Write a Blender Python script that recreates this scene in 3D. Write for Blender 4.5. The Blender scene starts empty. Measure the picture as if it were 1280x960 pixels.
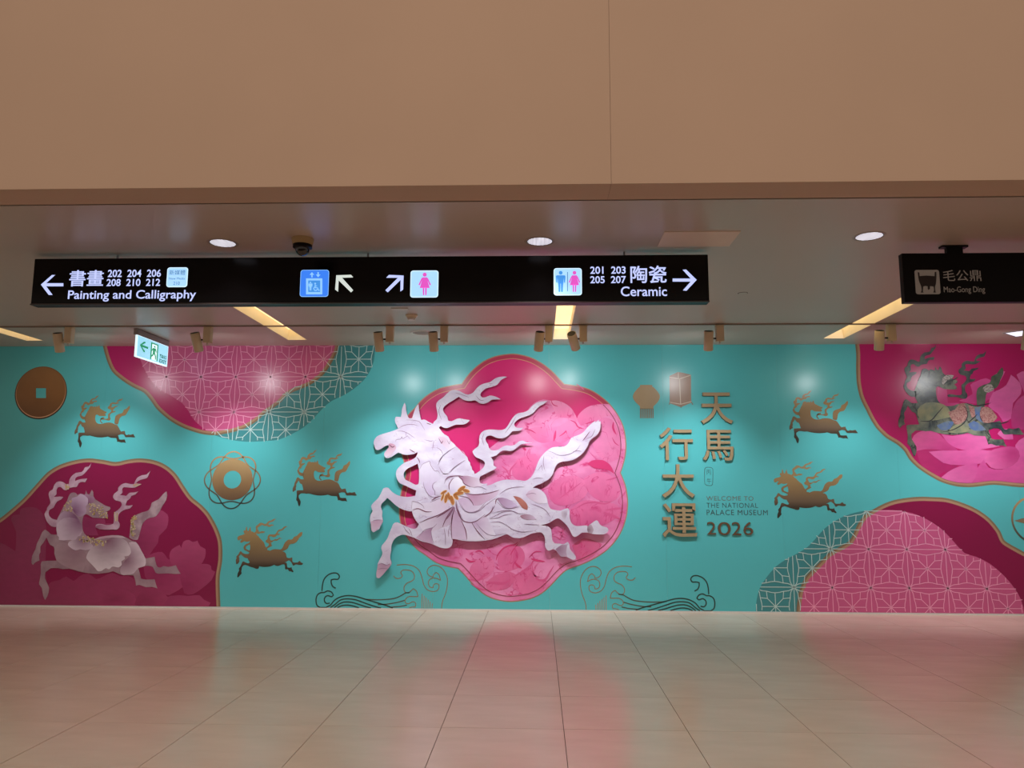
import bpy, bmesh, math, random
from mathutils import Matrix, Vector
from mathutils.geometry import delaunay_2d_cdt
random.seed(7)
R = math.radians
sc = bpy.context.scene
C = sc.collection

# ------------------------------------------------------------------ camera
F = 961.0                       # focal length in pixels of a 1280 px wide frame
EYE = 1.55
D = 10.14                       # distance to the printed wall
ZC = 3.457                      # ceiling height
YB = 4.64                       # face of the upper wall
cam = bpy.data.cameras.new('camera'); cam.sensor_width = 36; cam.lens = F/1280*36
cam.clip_start = .05; cam.clip_end = 100
co = bpy.data.objects.new('camera', cam); C.objects.link(co)
MC = Matrix.Rotation(R(1.92), 3, 'Z') @ Matrix.Rotation(R(90+7.75), 3, 'X') @ Matrix.Rotation(R(.21), 3, 'Z')
co.matrix_world = Matrix.Translation((0, 0, EYE)) @ MC.to_4x4()
sc.camera = co
sc.view_settings.view_transform = 'Standard'; sc.view_settings.look = 'None'
sc.view_settings.gamma = 1; sc.view_settings.exposure = 0.0
sc.view_settings.use_curve_mapping = False

# ------------------------------------------------------------------ world and hall lights
w = bpy.data.worlds.new('world'); sc.world = w; w.use_nodes = True
w.node_tree.nodes['Background'].inputs[0].default_value = (1.0, .80, .66, 1)
w.node_tree.nodes['Background'].inputs[1].default_value = .30
def area(name, loc, rot, size, sizey, power, col):
    l = bpy.data.lights.new(name, 'AREA'); l.shape = 'RECTANGLE'; l.size = size; l.size_y = sizey
    l.energy = power; l.color = col
    o = bpy.data.objects.new(name, l); C.objects.link(o); o.location = loc; o.rotation_euler = rot
    return o
area('hall_light', (0, -1.5, 7.5), (R(12), 0, 0), 12, 5, 380, (1, .81, .66))

# ------------------------------------------------------------------ pixel rays onto real planes
def ray(x, y): return MC @ Vector(((x-640)/F, -(y-480)/F, -1))
def hit(x, y, axis, val):
    d = ray(x, y); o = Vector((0, 0, EYE)); t = (val-o[axis])/d[axis]
    return o + d*t
def Wp(x, y, D_=None):
    p = hit(x, y, 1, D if D_ is None else D_); return (p.x, p.z)
def ceil_pt(x, y, z=ZC): p = hit(x, y, 2, z); return (p.x, p.y)
def T(ox, oy, s, pts, f=None):               # traced points -> wall plane
    f = f or Wp
    return [f(ox+a/s, oy+b/s) for a, b in pts]

# ------------------------------------------------------------------ materials
def lin(c):
    return tuple(((v/255)/12.92 if v/255 <= .04045 else ((v/255+.055)/1.055)**2.4) for v in c[:3])+(1,)
MATS = {}
def mat(name, c=(128,128,128), rough=.6, metal=0, spec=.5, noise=.05, ns=3.0, emis=None, es=0, c2=None, bump=0, coat=0,
        vcol=False, ramp=None, vein=None, ribs=False, stretch=(1,1,1), detail=4):
    if name in MATS: return MATS[name]
    m = bpy.data.materials.new(name); m.use_nodes = True; MATS[name] = m
    nt = m.node_tree; b = nt.nodes['Principled BSDF']
    b.inputs['Roughness'].default_value = rough; b.inputs['Metallic'].default_value = metal
    b.inputs['Specular IOR Level'].default_value = spec
    b.inputs['Coat Weight'].default_value = coat
    tc = nt.nodes.new('ShaderNodeTexCoord')
    mp = nt.nodes.new('ShaderNodeMapping'); mp.inputs['Scale'].default_value = stretch
    nt.links.new(tc.outputs['Object'], mp.inputs[0])
    no = nt.nodes.new('ShaderNodeTexNoise'); no.inputs['Scale'].default_value = ns; no.inputs['Detail'].default_value = detail
    nt.links.new(mp.outputs[0], no.inputs['Vector'])
    if vcol:
        at = nt.nodes.new('ShaderNodeAttribute'); at.attribute_name = 'Col'; src = at.outputs['Color']
    elif ramp:
        sx = nt.nodes.new('ShaderNodeSeparateXYZ'); nt.links.new(tc.outputs['Generated'], sx.inputs[0])
        cr = nt.nodes.new('ShaderNodeValToRGB'); nt.links.new(sx.outputs['Z'], cr.inputs[0])
        e = cr.color_ramp.elements
        e[0].position, e[0].color = ramp[0][0], lin(ramp[0][1])
        e[1].position, e[1].color = ramp[-1][0], lin(ramp[-1][1])
        for p, cc in ramp[1:-1]:
            k = e.new(p); k.color = lin(cc)
        src = cr.outputs[0]
    elif c2:
        cr = nt.nodes.new('ShaderNodeValToRGB'); nt.links.new(no.outputs[0], cr.inputs[0])
        cr.color_ramp.elements[0].position = .36; cr.color_ramp.elements[1].position = .64
        cr.color_ramp.elements[0].color = lin(c); cr.color_ramp.elements[1].color = lin(c2)
        src = cr.outputs[0]
    else:
        rg = nt.nodes.new('ShaderNodeRGB'); rg.outputs[0].default_value = lin(c); src = rg.outputs[0]
    mr = nt.nodes.new('ShaderNodeMapRange'); mr.inputs['From Min'].default_value = .25; mr.inputs['From Max'].default_value = .75
    mr.inputs['To Min'].default_value = 1-noise; mr.inputs['To Max'].default_value = 1+noise
    nt.links.new(no.outputs[0], mr.inputs[0])
    if vein:
        vc, vs_, vw = vein
        n3 = nt.nodes.new('ShaderNodeTexNoise'); n3.inputs['Scale'].default_value = vs_; n3.inputs['Detail'].default_value = 3; n3.inputs['Distortion'].default_value = 1.4
        n4 = nt.nodes.new('ShaderNodeTexNoise'); n4.inputs['Scale'].default_value = vs_*1.7; n4.inputs['Detail'].default_value = 1
        nt.links.new(mp.outputs[0], n3.inputs['Vector']); nt.links.new(tc.outputs['Object'], n4.inputs['Vector'])
        r3 = nt.nodes.new('ShaderNodeValToRGB'); nt.links.new(n3.outputs[0], r3.inputs[0])
        el = r3.color_ramp.elements; el[0].position = .5-vw*3; el[0].color = (0,0,0,1); el[1].position = .5; el[1].color = (1,1,1,1)
        k = el.new(.5+vw); k.color = (0,0,0,1)
        r4 = nt.nodes.new('ShaderNodeValToRGB'); nt.links.new(n4.outputs[0], r4.inputs[0])
        r4.color_ramp.elements[0].position = .42; r4.color_ramp.elements[1].position = .6
        ml = nt.nodes.new('ShaderNodeMath'); ml.operation = 'MULTIPLY'; nt.links.new(r3.outputs[0], ml.inputs[0]); nt.links.new(r4.outputs[0], ml.inputs[1])
        mx = nt.nodes.new('ShaderNodeMix'); mx.data_type = 'RGBA'; nt.links.new(ml.outputs[0], mx.inputs['Factor'])
        nt.links.new(src, mx.inputs[6]); mx.inputs[7].default_value = lin(vc); src = mx.outputs[2]
    vm = nt.nodes.new('ShaderNodeVectorMath'); vm.operation = 'SCALE'
    nt.links.new(src, vm.inputs[0]); nt.links.new(mr.outputs[0], vm.inputs['Scale'])
    nt.links.new(vm.outputs[0], b.inputs['Base Color'])
    if ribs: nt.links.new(vm.outputs[0], b.inputs['Emission Color']); b.inputs['Emission Strength'].default_value = es
    if emis:
        b.inputs['Emission Color'].default_value = lin(emis); b.inputs['Emission Strength'].default_value = es
    if bump:
        bp = nt.nodes.new('ShaderNodeBump'); bp.inputs['Strength'].default_value = bump; bp.inputs['Distance'].default_value = .01
        n2 = nt.nodes.new('ShaderNodeTexNoise'); n2.inputs['Scale'].default_value = 2.2; n2.inputs['Detail'].default_value = 2
        nt.links.new(tc.outputs['Object'], n2.inputs['Vector'])
        nt.links.new(n2.outputs[0], bp.inputs['Height']); nt.links.new(bp.outputs[0], b.inputs['Normal'])
    return m
WR = .29    # gloss of the printed vinyl
M_teal = mat('teal_vinyl', (88,196,202), rough=WR, noise=.03, ns=.7, spec=.5)
M_teald = mat('dark_teal_print', (66,146,152), rough=WR, noise=.04)
M_mag = mat('magenta_print', (184,22,102), rough=WR, noise=.05, ns=1.2)
M_magd = mat('deep_magenta_print', (138,12,72), rough=WR, noise=.06, ns=1.0)
M_magc = mat('bright_magenta_print', (216,44,120), rough=WR, noise=.05, ns=1.2)
M_pink = mat('pink_lattice_print', (206,92,142), rough=WR, noise=.05, ns=1.0)
M_lineA = mat('pale_line_print', (200,232,230), rough=WR, noise=.03)
M_lineP = mat('pink_line_print', (244,170,204), rough=WR, noise=.03)
M_gold1 = mat('gold_border_print', (138,116,90), rough=WR, noise=.08)
M_gold2 = mat('light_gold_border_print', (178,142,114), rough=WR, noise=.08)
M_goldl = mat('thin_gold_line_print', (214,150,120), rough=WR, noise=.05)
M_rose = mat('rose_border_print', (186,62,92), rough=WR, noise=.08)
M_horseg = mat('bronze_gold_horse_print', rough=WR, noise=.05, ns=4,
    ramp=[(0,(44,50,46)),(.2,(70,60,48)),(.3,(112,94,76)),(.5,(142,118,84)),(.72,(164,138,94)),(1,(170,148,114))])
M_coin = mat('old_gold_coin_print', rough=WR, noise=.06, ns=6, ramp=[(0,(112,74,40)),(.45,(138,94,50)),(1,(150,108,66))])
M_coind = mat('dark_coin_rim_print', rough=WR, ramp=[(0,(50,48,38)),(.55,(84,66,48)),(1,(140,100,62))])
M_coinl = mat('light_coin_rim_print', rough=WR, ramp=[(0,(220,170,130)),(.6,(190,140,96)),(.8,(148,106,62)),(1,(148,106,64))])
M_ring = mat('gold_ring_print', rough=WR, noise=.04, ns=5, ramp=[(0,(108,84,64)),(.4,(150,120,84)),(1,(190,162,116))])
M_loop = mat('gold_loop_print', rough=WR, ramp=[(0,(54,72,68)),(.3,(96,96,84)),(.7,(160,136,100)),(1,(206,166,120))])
M_waved = mat('dark_green_wave_line', (44,72,66), rough=WR)
M_waveb = mat('brown_wave_line', (150,128,98), rough=WR)
M_wavem = mat('brown_green_wave_line', (86,84,70), rough=WR)
M_white = mat('petal_white_print', (206,196,222), c2=(220,216,236), rough=.42, noise=.02, ns=5, stretch=(1,1,1.8), vein=((176,150,184), 3.4, .004))
M_edge = mat('board_edge', (92,70,84), rough=.6)
M_fold = mat('mauve_fold_line', (150,122,152), rough=.42)
M_foldd = mat('dark_mauve_fold_line', (128,80,106), rough=.42)
M_foldl = mat('light_mauve_fold_line', (180,160,196), rough=.42)
M_stam = mat('copper_stamen', (172,108,60), rough=.4, noise=.15, ns=30)
M_staml = mat('pale_gold_stamen_edge', (232,196,150), rough=.4)
M_pet = mat('printed_petal', vcol=True, rough=WR, noise=.07, ns=9, stretch=(1,1,2))
M_petp = mat('printed_peony_petal', vcol=True, rough=WR, noise=.05, ns=9, stretch=(1.3,1,1), vein=((212,58,126), 3.2, .010))
M_petw = mat('printed_horse_petal', vcol=True, rough=.42, noise=.04, ns=14)
M_peony = mat('pink_peony_print', (222,112,170), c2=(240,150,200), rough=WR, noise=.03, ns=2.6, stretch=(1,1,1.4), detail=6, vein=((214,60,128), 2.6, .012))
M_hot = mat('hot_pink_fold', (216,62,124), rough=WR)
M_hot2 = mat('soft_pink_fold', (222,92,150), rough=WR)
M_char = mat('gold_brown_letter', (166,146,112), rough=.45, noise=.05, ns=5)
M_txt1 = mat('faded_brown_print', (112,124,118), rough=WR)
M_txt2 = mat('dark_grey_print', (62,84,88), rough=WR)
M_num = mat('bronze_letter', (104,78,56), rough=.45, noise=.1, ns=5)
M_bulk = mat('warm_beige_paint', (196,168,146), rough=.75, noise=.035, ns=.9, spec=.3)
M_ceil = mat('ceiling_paint', (194,178,165), rough=.36, noise=.02, ns=.8, spec=.5)
M_groove = mat('dark_joint', (70,52,42), rough=.8)
M_tile = mat('polished_stone_tile', (214,190,172), c2=(220,196,178), rough=.2, noise=.03, ns=1.3, bump=.03, stretch=(1,3,1), spec=.3)
M_grout = mat('grout', (66,48,38), rough=.8)
M_base = mat('white_skirting', (222,220,216), rough=.4)
M_black = mat('gloss_black_panel', (4,3,5), rough=.2, noise=.1, spec=.22)
M_blackm = mat('black_metal', (8,6,7), rough=.4, spec=.15)
M_sedge = mat('grey_edge_highlight', (70,62,62), rough=.35)  # grey stands in for the highlight along the sign's lower edge
M_letE = mat('backlit_white_letter', (200,215,255), emis=(186,200,255), es=1.0)
M_letW = mat('backlit_warm_white_letter', (225,235,225), emis=(214,228,222), es=.85)
M_icB = mat('backlit_blue_panel', (40,90,220), emis=(58,128,240), es=1.0)
M_icBl = mat('backlit_light_blue', (130,190,250), emis=(140,196,255), es=1.0)
M_icBd = mat('backlit_mid_blue', (60,140,215), emis=(66,142,220), es=1.0)
M_icW = mat('backlit_pale_panel', (175,220,250), emis=(160,208,252), es=1.05)
M_icWe = mat('backlit_white_rim', (220,245,255), emis=(206,236,255), es=1.1)
M_icP = mat('backlit_pink', (215,80,190), emis=(216,84,190), es=1.0)
M_icD = mat('backlit_dark_ink', (50,90,130), emis=(66,112,150), es=1.0)
M_dull = mat('grey_letter_added_glow', (150,140,130), rough=.5, emis=(150,140,130), es=.12)  # faint emission added, though this sign has no lamp of its own
M_dullb = mat('dark_brown_ink', (38,24,22), rough=.5)
M_spot = mat('beige_lamp_metal', (212,194,164), rough=.45, spec=.4)
M_spotd = mat('lamp_inner_black', (26,22,20), rough=.6)
M_lens = mat('lamp_lens', (255,250,240), emis=(255,248,238), es=3)
M_down = mat('ribbed_downlight_lens', (218,218,230), ribs=True, es=.8, noise=.45, ns=60, stretch=(1,.03,1), detail=1)
M_downr = mat('downlight_ring', (170,156,144), rough=.4)
M_downk = mat('downlight_dark_lip', (34,24,20), rough=.5)
M_slot = mat('slot_inner_paint', (250,240,220), rough=.7)
M_slotE = mat('warm_slot_lamp', (255,220,160), emis=(255,228,170), es=1.15)
M_grey = mat('grey_metal', (150,146,146), rough=.45)
M_exit = mat('lit_exit_panel', (170,225,245), emis=(150,214,240), es=.95)
M_exitw = mat('lit_exit_rim', (235,250,255), emis=(214,242,250), es=1.1)
M_exitg = mat('exit_green', (30,140,90), emis=(44,150,104), es=.8)
M_white2 = mat('off_white_plastic', (205,196,186), rough=.5)
M_cctv = mat('cream_plastic', (176,150,104), rough=.5)
M_glass = mat('smoked_dome', (10,10,14), rough=.06, spec=.6, coat=.5)

# ------------------------------------------------------------------ object helpers
def link(name, me, m=None, parent=None, kind=None, label=None, cat=None, group=None, loc=None):
    o = bpy.data.objects.new(name, me); C.objects.link(o)
    if m is not None and me is not None:
        for mm in (m if isinstance(m, (list, tuple)) else [m]): me.materials.append(mm)
    if parent: o.parent = parent
    if kind: o['kind'] = kind
    if label: o['label'] = label
    if cat: o['category'] = cat
    if group: o['group'] = group
    if loc is not None: o.location = loc
    return o
def thing(name, label, cat, loc=(0,0,0), group=None):
    return link(name, None, label=label, cat=cat, group=group, loc=loc)
def mesh(name, vs, fs):
    me = bpy.data.meshes.new(name); me.from_pydata([tuple(v) for v in vs], [], fs); me.update(); return me
def bm_mesh(name, bm, smooth=False):
    me = bpy.data.meshes.new(name); bm.to_mesh(me); bm.free()
    if smooth:
        for p in me.polygons: p.use_smooth = True
    return me
def add_box(bm, a, b):
    x0,y0,z0 = a; x1,y1,z1 = b
    v = [bm.verts.new(p) for p in ((x0,y0,z0),(x1,y0,z0),(x1,y1,z0),(x0,y1,z0),(x0,y0,z1),(x1,y0,z1),(x1,y1,z1),(x0,y1,z1))]
    for f in ((0,3,2,1),(4,5,6,7),(0,1,5,4),(1,2,6,5),(2,3,7,6),(3,0,4,7)): bm.faces.new([v[i] for i in f])
def box(name, a, b, m, parent=None, bevel=0, **k):
    bm = bmesh.new(); add_box(bm, a, b)
    if bevel: bmesh.ops.bevel(bm, geom=bm.edges[:], offset=bevel, segments=2, affect='EDGES')
    return link(name, bm_mesh(name, bm), m, parent, **k)
def lathe(prof, n=32, M=None, cap=True):
    """profile of (radius, z) revolved about z"""
    bm = bmesh.new(); rings = []
    for r, z in prof:
        rings.append([bm.verts.new((r*math.cos(2*math.pi*i/n), r*math.sin(2*math.pi*i/n), z)) for i in range(n)] if r > 1e-6 else [bm.verts.new((0,0,z))])
    for a, b in zip(rings, rings[1:]):
        for i in range(n):
            j = (i+1) % n
            va = [a[i], a[j]] if len(a) > 1 else [a[0]]
            vb = [b[j], b[i]] if len(b) > 1 else [b[0]]
            if len(va)+len(vb) > 2: bm.faces.new(va+vb)
    bmesh.ops.recalc_face_normals(bm, faces=bm.faces)
    if M: bmesh.ops.transform(bm, matrix=M, verts=bm.verts)
    return bm

# ------------------------------------------------------------------ 2-D print helpers (all in wall metres)
def smooth(pts, closed=True, n=3, corner=75):
    P = [Vector(p) for p in pts]; N = len(P); out = []
    def tan(i):
        if not closed and (i == 0 or i == N-1):
            return (P[1]-P[0])*.5 if i == 0 else (P[-1]-P[-2])*.5
        a, b, c = P[i-1], P[i], P[(i+1) % N]
        u, v = b-a, c-b
        if u.length < 1e-7 or v.length < 1e-7: return Vector((0,0))
        if u.angle(v) > R(corner): return Vector((0,0))
        t = (u.normalized()+v.normalized())
        return t.normalized()*min(u.length, v.length)
    ts = [tan(i) for i in range(N)]
    for i in range(N if closed else N-1):
        p0, p1, t0, t1 = P[i], P[(i+1) % N], ts[i], ts[(i+1) % N]
        for k in range(n):
            s = k/n; s2, s3 = s*s, s*s*s
            out.append(p0*(2*s3-3*s2+1)+t0*(s3-2*s2+s)+p1*(-2*s3+3*s2)+t1*(s3-s2))
    if not closed: out.append(P[-1])
    return [(q.x, q.y) for q in out]
def inside(p, poly):
    x, y = p; wn = 0
    for i in range(len(poly)):
        x0, y0 = poly[i-1]; x1, y1 = poly[i]
        if (y0 <= y) != (y1 <= y):
            s = (x1-x0)*(y-y0)-(x-x0)*(y1-y0)
            if y1 > y0 and s > 0: wn += 1
            elif y1 < y0 and s < 0: wn -= 1
    return wn != 0
def region(inc, exc=(), grid=0):
    """triangles inside every polygon of inc and outside every polygon of exc"""
    vs, es = [], []
    for poly in list(inc)+list(exc):
        b = len(vs); vs += [Vector(p) for p in poly]
        es += [(b+i, b+(i+1) % len(poly)) for i in range(len(poly))]
    if grid:
        xs = [p[0] for p in inc[0]]; ys = [p[1] for p in inc[0]]
        x = min(xs)+grid/2
        while x < max(xs):
            y = min(ys)+grid/2
            while y < max(ys):
                if inside((x, y), inc[0]): vs.append(Vector((x+random.uniform(-.1,.1)*grid, y)))
                y += grid
            x += grid
    V, E, Fc, *_ = delaunay_2d_cdt(vs, es, [], 0, 1e-6)
    keep = []
    for f in Fc:
        c = (sum(V[i].x for i in f)/3, sum(V[i].y for i in f)/3)
        if all(inside(c, q) for q in inc) and not any(inside(c, q) for q in exc): keep.append(tuple(f))
    used = sorted({i for f in keep for i in f}); mp = {v: k for k, v in enumerate(used)}
    return [(V[i].x, V[i].y) for i in used], [tuple(mp[i] for i in f) for f in keep]
LAY = .0006
def decal(name, V, Fs, layer, m, parent, label=None, cols=None, kind=None, yb=None):
    y = (D if yb is None else yb)-.004-layer*LAY
    fs = []
    for f in Fs:
        a = sum(V[f[i-1]][0]*V[f[i]][1]-V[f[i]][0]*V[f[i-1]][1] for i in range(len(f)))
        fs.append(f if a > 0 else tuple(reversed(f)))
    me = mesh(name, [(x, y, z) for x, z in V], fs)
    if cols:
        ca = me.color_attributes.new('Col', 'FLOAT_COLOR', 'POINT')
        for i, c in enumerate(cols): ca.data[i].color = c
    return link(name, me, m, parent, label=label, kind=kind)
def flat(name, polys, layer, m, parent, label=None, inc=(), exc=(), kind=None, yb=None):
    V, Fs = [], []
    for p in polys:
        v, f = region([p]+list(inc), exc); b = len(V); V += v; Fs += [tuple(i+b for i in t) for t in f]
    return decal(name, V, Fs, layer, m, parent, label, kind=kind, yb=yb)
def ribbon(pts, w, taper=True, closed=False):
    P = [Vector(p) for p in pts]; N = len(P); V, Fs = [], []
    for i in range(N):
        a = P[i-1] if (i or closed) else P[0]; b = P[(i+1) % N] if (i < N-1 or closed) else P[-1]
        t = (b-a); t = t.normalized() if t.length > 1e-9 else Vector((1,0))
        n = Vector((-t.y, t.x)); k = i/(N-1) if N > 1 else 0
        h = w/2*(max(.12, math.sin(math.pi*min(1, k*1.0))**.6) if taper else 1)
        V += [tuple(P[i]+n*h), tuple(P[i]-n*h)]
    for i in range(N if closed else N-1):
        j = (i+1) % N; Fs.append((2*i, 2*j, 2*j+1, 2*i+1))
    return V, Fs
def ribbons(name, lines, layer, m, parent, w=.012, taper=True, smoothn=4, label=None, kind=None, clip=None, yb=None):
    V, Fs = [], []
    for L in lines:
        ww = w
        if isinstance(L, tuple) and isinstance(L[0], (int, float)) and isinstance(L[1], list): ww, L = L[0]*w, L[1]
        q = smooth(L, closed=False, n=smoothn) if smoothn > 1 and len(L) > 2 else L
        v, f = ribbon(q, ww, taper); b = len(V); V += v; Fs += [tuple(i+b for i in t) for t in f]
    if clip:
        Fs = [f for f in Fs if clip((sum(V[i][0] for i in f)/4, sum(V[i][1] for i in f)/4))]
    return decal(name, V, Fs, layer, m, parent, label, kind=kind, yb=yb)
def inset(poly, d):
    N = len(poly); A = sum(poly[i-1][0]*poly[i][1]-poly[i][0]*poly[i-1][1] for i in range(N)); s = 1 if A > 0 else -1
    out = []
    for i in range(N):
        a, b, c = Vector(poly[i-1]), Vector(poly[i]), Vector(poly[(i+1) % N])
        u = (b-a).normalized() if (b-a).length > 1e-9 else Vector((1,0)); v = (c-b).normalized() if (c-b).length > 1e-9 else u
        n1 = Vector((-u.y, u.x))*s; n2 = Vector((-v.y, v.x))*s; n = n1+n2
        n = n.normalized() if n.length > 1e-6 else n1
        k = max(.5, n.dot(n1)); out.append(tuple(b+n*(d/k)))
    return out
def shade(name, poly, apex, ce, ca, layer, m, parent, inc=(), exc=(), grid=.03, pw=1.0, label=None, yb=None):
    """a petal: colour runs from ca at its root to ce at the rim"""
    V, Fs = region([poly]+list(inc), exc, grid)
    r = max((Vector(p)-Vector(apex)).length for p in poly)
    le, la = lin(ce), lin(ca); cols = []
    for p in V:
        t = min(1, ((Vector(p)-Vector(apex)).length/r))**pw
        cols.append(tuple(la[i]*(1-t)+le[i]*t for i in range(4)))
    return decal(name, V, Fs, layer, m, parent, label, cols=cols, yb=yb)
def plate(name, V, Fs, y0, y1, mf, me_, parent=None, **k):
    """solid board: front face at y0, back at y1"""
    n = len(V); vs = [(x, y0, z) for x, z in V]+[(x, y1, z) for x, z in V]
    fs, cnt = [], {}
    for f in Fs:
        a = sum(V[f[i-1]][0]*V[f[i]][1]-V[f[i]][0]*V[f[i-1]][1] for i in range(len(f)))
        g = f if a > 0 else tuple(reversed(f))
        fs.append(g)
        for i in range(len(g)):
            cnt[(g[i], g[(i+1) % len(g)])] = 1
    nf = len(fs)
    fs += [tuple(i+n for i in reversed(g)) for g in fs[:nf]]
    for (a, b) in cnt:
        if (b, a) not in cnt: fs.append((a, a+n, b+n, b))
    me = mesh(name, vs, fs)
    o = link(name, me, [mf, me_], parent, **k)
    for i, p in enumerate(me.polygons): p.material_index = 0 if i < nf else 1
    return o
def text_mesh(body, x0, x1, z0, z1, y, m, parent, name='lettering', bold=0.0, extrude=.001, label=None, side=None, rot=None, spacing=1.0, **k):
    """text fitted to the ink rectangle x0..x1, z0..z1 on the plane y"""
    cu = bpy.data.curves.new('t', 'FONT'); cu.body = body; cu.offset = bold; cu.extrude = .02; cu.resolution_u = 4
    cu.space_character = spacing
    o = bpy.data.objects.new('t', cu); C.objects.link(o)
    dg = bpy.context.evaluated_depsgraph_get(); dg.update()
    me = bpy.data.meshes.new_from_object(o.evaluated_get(dg))
    bpy.data.objects.remove(o); bpy.data.curves.remove(cu)
    xs = [v.co.x for v in me.vertices]; ys = [v.co.y for v in me.vertices]
    if not xs: return None
    a0, a1, b0, b1 = min(xs), max(xs), min(ys), max(ys)
    for v in me.vertices:
        X = x0+(v.co.x-a0)/(a1-a0)*(x1-x0); Z = z0+(v.co.y-b0)/(b1-b0)*(z1-z0)
        Y = y-(extrude if v.co.z > 0 else 0)
        v.co = (X, Y, Z)
    me.materials.clear(); me.update()
    if rot: me.transform(rot)
    o = link(name, me, m, parent, label=label, **k)
    if side is not None:
        me.materials.append(side)
        for p in me.polygons: p.material_index = 0 if p.normal.y < -.7 else 1
    return o

# ================================================================== STRUCTURE
XL, XR = -8.4, 8.4
# floor: slab, then the polished tiles one by one
fl = box('floor', (XL-1, -4, -.15), (XR+1, D+.2, -.008), M_grout, kind='structure')
tx = hit(689, 767, 2, 0).x; ty = hit(640, 869.6, 2, 0).y
tm = None
rows = [ty+.8*k for k in range(-4, 8)]
for r0 in rows:
    y0, y1 = r0+.002, min(r0+.8-.002, D)
    if y0 > D-.02: continue
    for k in range(-10, 10):
        x0 = tx+.8*k+.0014; x1 = x0+.8-.0028
        full = abs(y1-y0-.796) < 1e-4
        if full and tm:
            t = link('tile', tm, None, fl)
        else:
            bm = bmesh.new(); add_box(bm, (-.3979, 0, -.02), (.3979, y1-y0, 0)); me = bm_mesh('tile', bm)
            t = link('tile', me, M_tile, fl)
            if full: tm = me
        t.location = ((x0+x1)/2, y0, random.uniform(-.0004, 0))
        t.rotation_euler = (random.uniform(-1,1)*R(.03), random.uniform(-1,1)*R(.03), 0)
# back wall, skirting
wall = box('wall_back', (XL, D, 0), (XR, D+.2, ZC+.3), M_base, kind='structure')
box('baseboard_back', (XL, D-.012, 0), (XR, D, .018), M_base, kind='structure')
# upper wall over the opening, in two panels that meet in a fine joint
seam = hit(763, 150, 1, YB).x
wf = box('wall_front', (XL, YB+.02, ZC), (XR, YB+.27, 6.4), M_groove, kind='structure')
box('wall_panel', (XL, YB, ZC-.004), (seam-.0009, YB+.27, 6.4), M_bulk, wf)
box('wall_panel', (seam+.0009, YB, ZC-.004), (XR, YB+.27, 6.4), M_bulk, wf)
# ceiling with four light slots cut out
slots = []
for xa, xb, yy in ((37, 58, 427), (360, 384, 425), (691, 711, 425.8), (1031, 1057, 422)):
    p, q = ceil_pt(xa, yy), ceil_pt(xb, yy); slots.append((p[0], q[0]))
SY0, SY1 = 6.75, ceil_pt(371, 425)[1]
YC0 = YB+.27+.03
bm = bmesh.new()
add_box(bm, (XL, YC0, ZC), (XR, SY0, ZC+.12)); add_box(bm, (XL, SY1, ZC), (XR, D, ZC+.12))
xs = [XL]+[v for s in slots for v in s]+[XR]
for i in range(0, len(xs), 2): add_box(bm, (xs[i], SY0, ZC), (xs[i+1], SY1, ZC+.12))
ceil = link('ceiling', bm_mesh('ceiling', bm), M_ceil, kind='structure')
box('trim_1', (XL, YC0-.03, ZC+.02), (XR, YC0, ZC+.06), M_groove, kind='structure')
names = ['leftmost ceiling light slot, cut by the left edge of the photo', 'glowing ceiling light slot left of the centre, above the pink lattice',
         'glowing ceiling light slot above the round pink medallion, between two track lamps', 'glowing ceiling light slot running under the unlit right-hand sign']
for (a, b), nm in zip(slots, names):
    t = thing('ceiling_light_slot', nm, 'light', ((a+b)/2, (SY0+SY1)/2, ZC), group='recessed light slots in the ceiling')
    cx, cy = (a+b)/2, (SY0+SY1)/2; hx, hy = (b-a)/2, (SY1-SY0)/2
    bm = bmesh.new(); dz = .14
    add_box(bm, (-hx, -hy, 0.001), (-hx+.004, hy, dz)); add_box(bm, (hx-.004, -hy, .001), (hx, hy, dz))
    add_box(bm, (-hx, -hy, .001), (hx, -hy+.004, dz)); add_box(bm, (-hx, hy-.004, .001), (hx, hy, dz))
    link('housing', bm_mesh('housing', bm), M_slot, t)
    box('diffuser', (-hx, -hy, dz), (hx, hy, dz+.01), M_slotE, t)

# ================================================================== THE PRINTED WALL
mural = thing('printed_mural', 'turquoise printed vinyl mural with gold horses and pink medallions covering the back wall', 'mural', (0, 0, 0))
WALL = [(XL+.4, .02), (XR-.4, .02), (XR-.4, ZC), (XL+.4, ZC)]
j0 = Wp(131, 500)[0]; xj = [XL+.4]+[j0+1.5*k for k in range(-1, 9) if XL+.4 < j0+1.5*k < XR-.4]+[XR-.4]
for a, b in zip(xj, xj[1:]):
    box('vinyl_panel', (a+.0006, D-.004, .019), (b-.0006, D, ZC-.001), M_teal, mural)

def band(outline, layer, fill, fill_label, exc=(), w1=.024, w2=.052, label=None, kind='gold'):
    o = smooth(outline, n=4, corner=50)
    if kind == 'gold':
        flat('medallion_border', [o], layer, M_gold1, mural, inc=[WALL], exc=exc, label='dull gold medallion border')
        i1 = inset(o, w1); flat('medallion_border', [i1], layer+1, M_gold2, mural, inc=[WALL], exc=exc, label='light gold inner medallion border')
        i2 = inset(o, w2); flat('medallion_field', [i2], layer+2, fill, mural, inc=[WALL], exc=exc, label=fill_label)
        return o, i2

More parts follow.
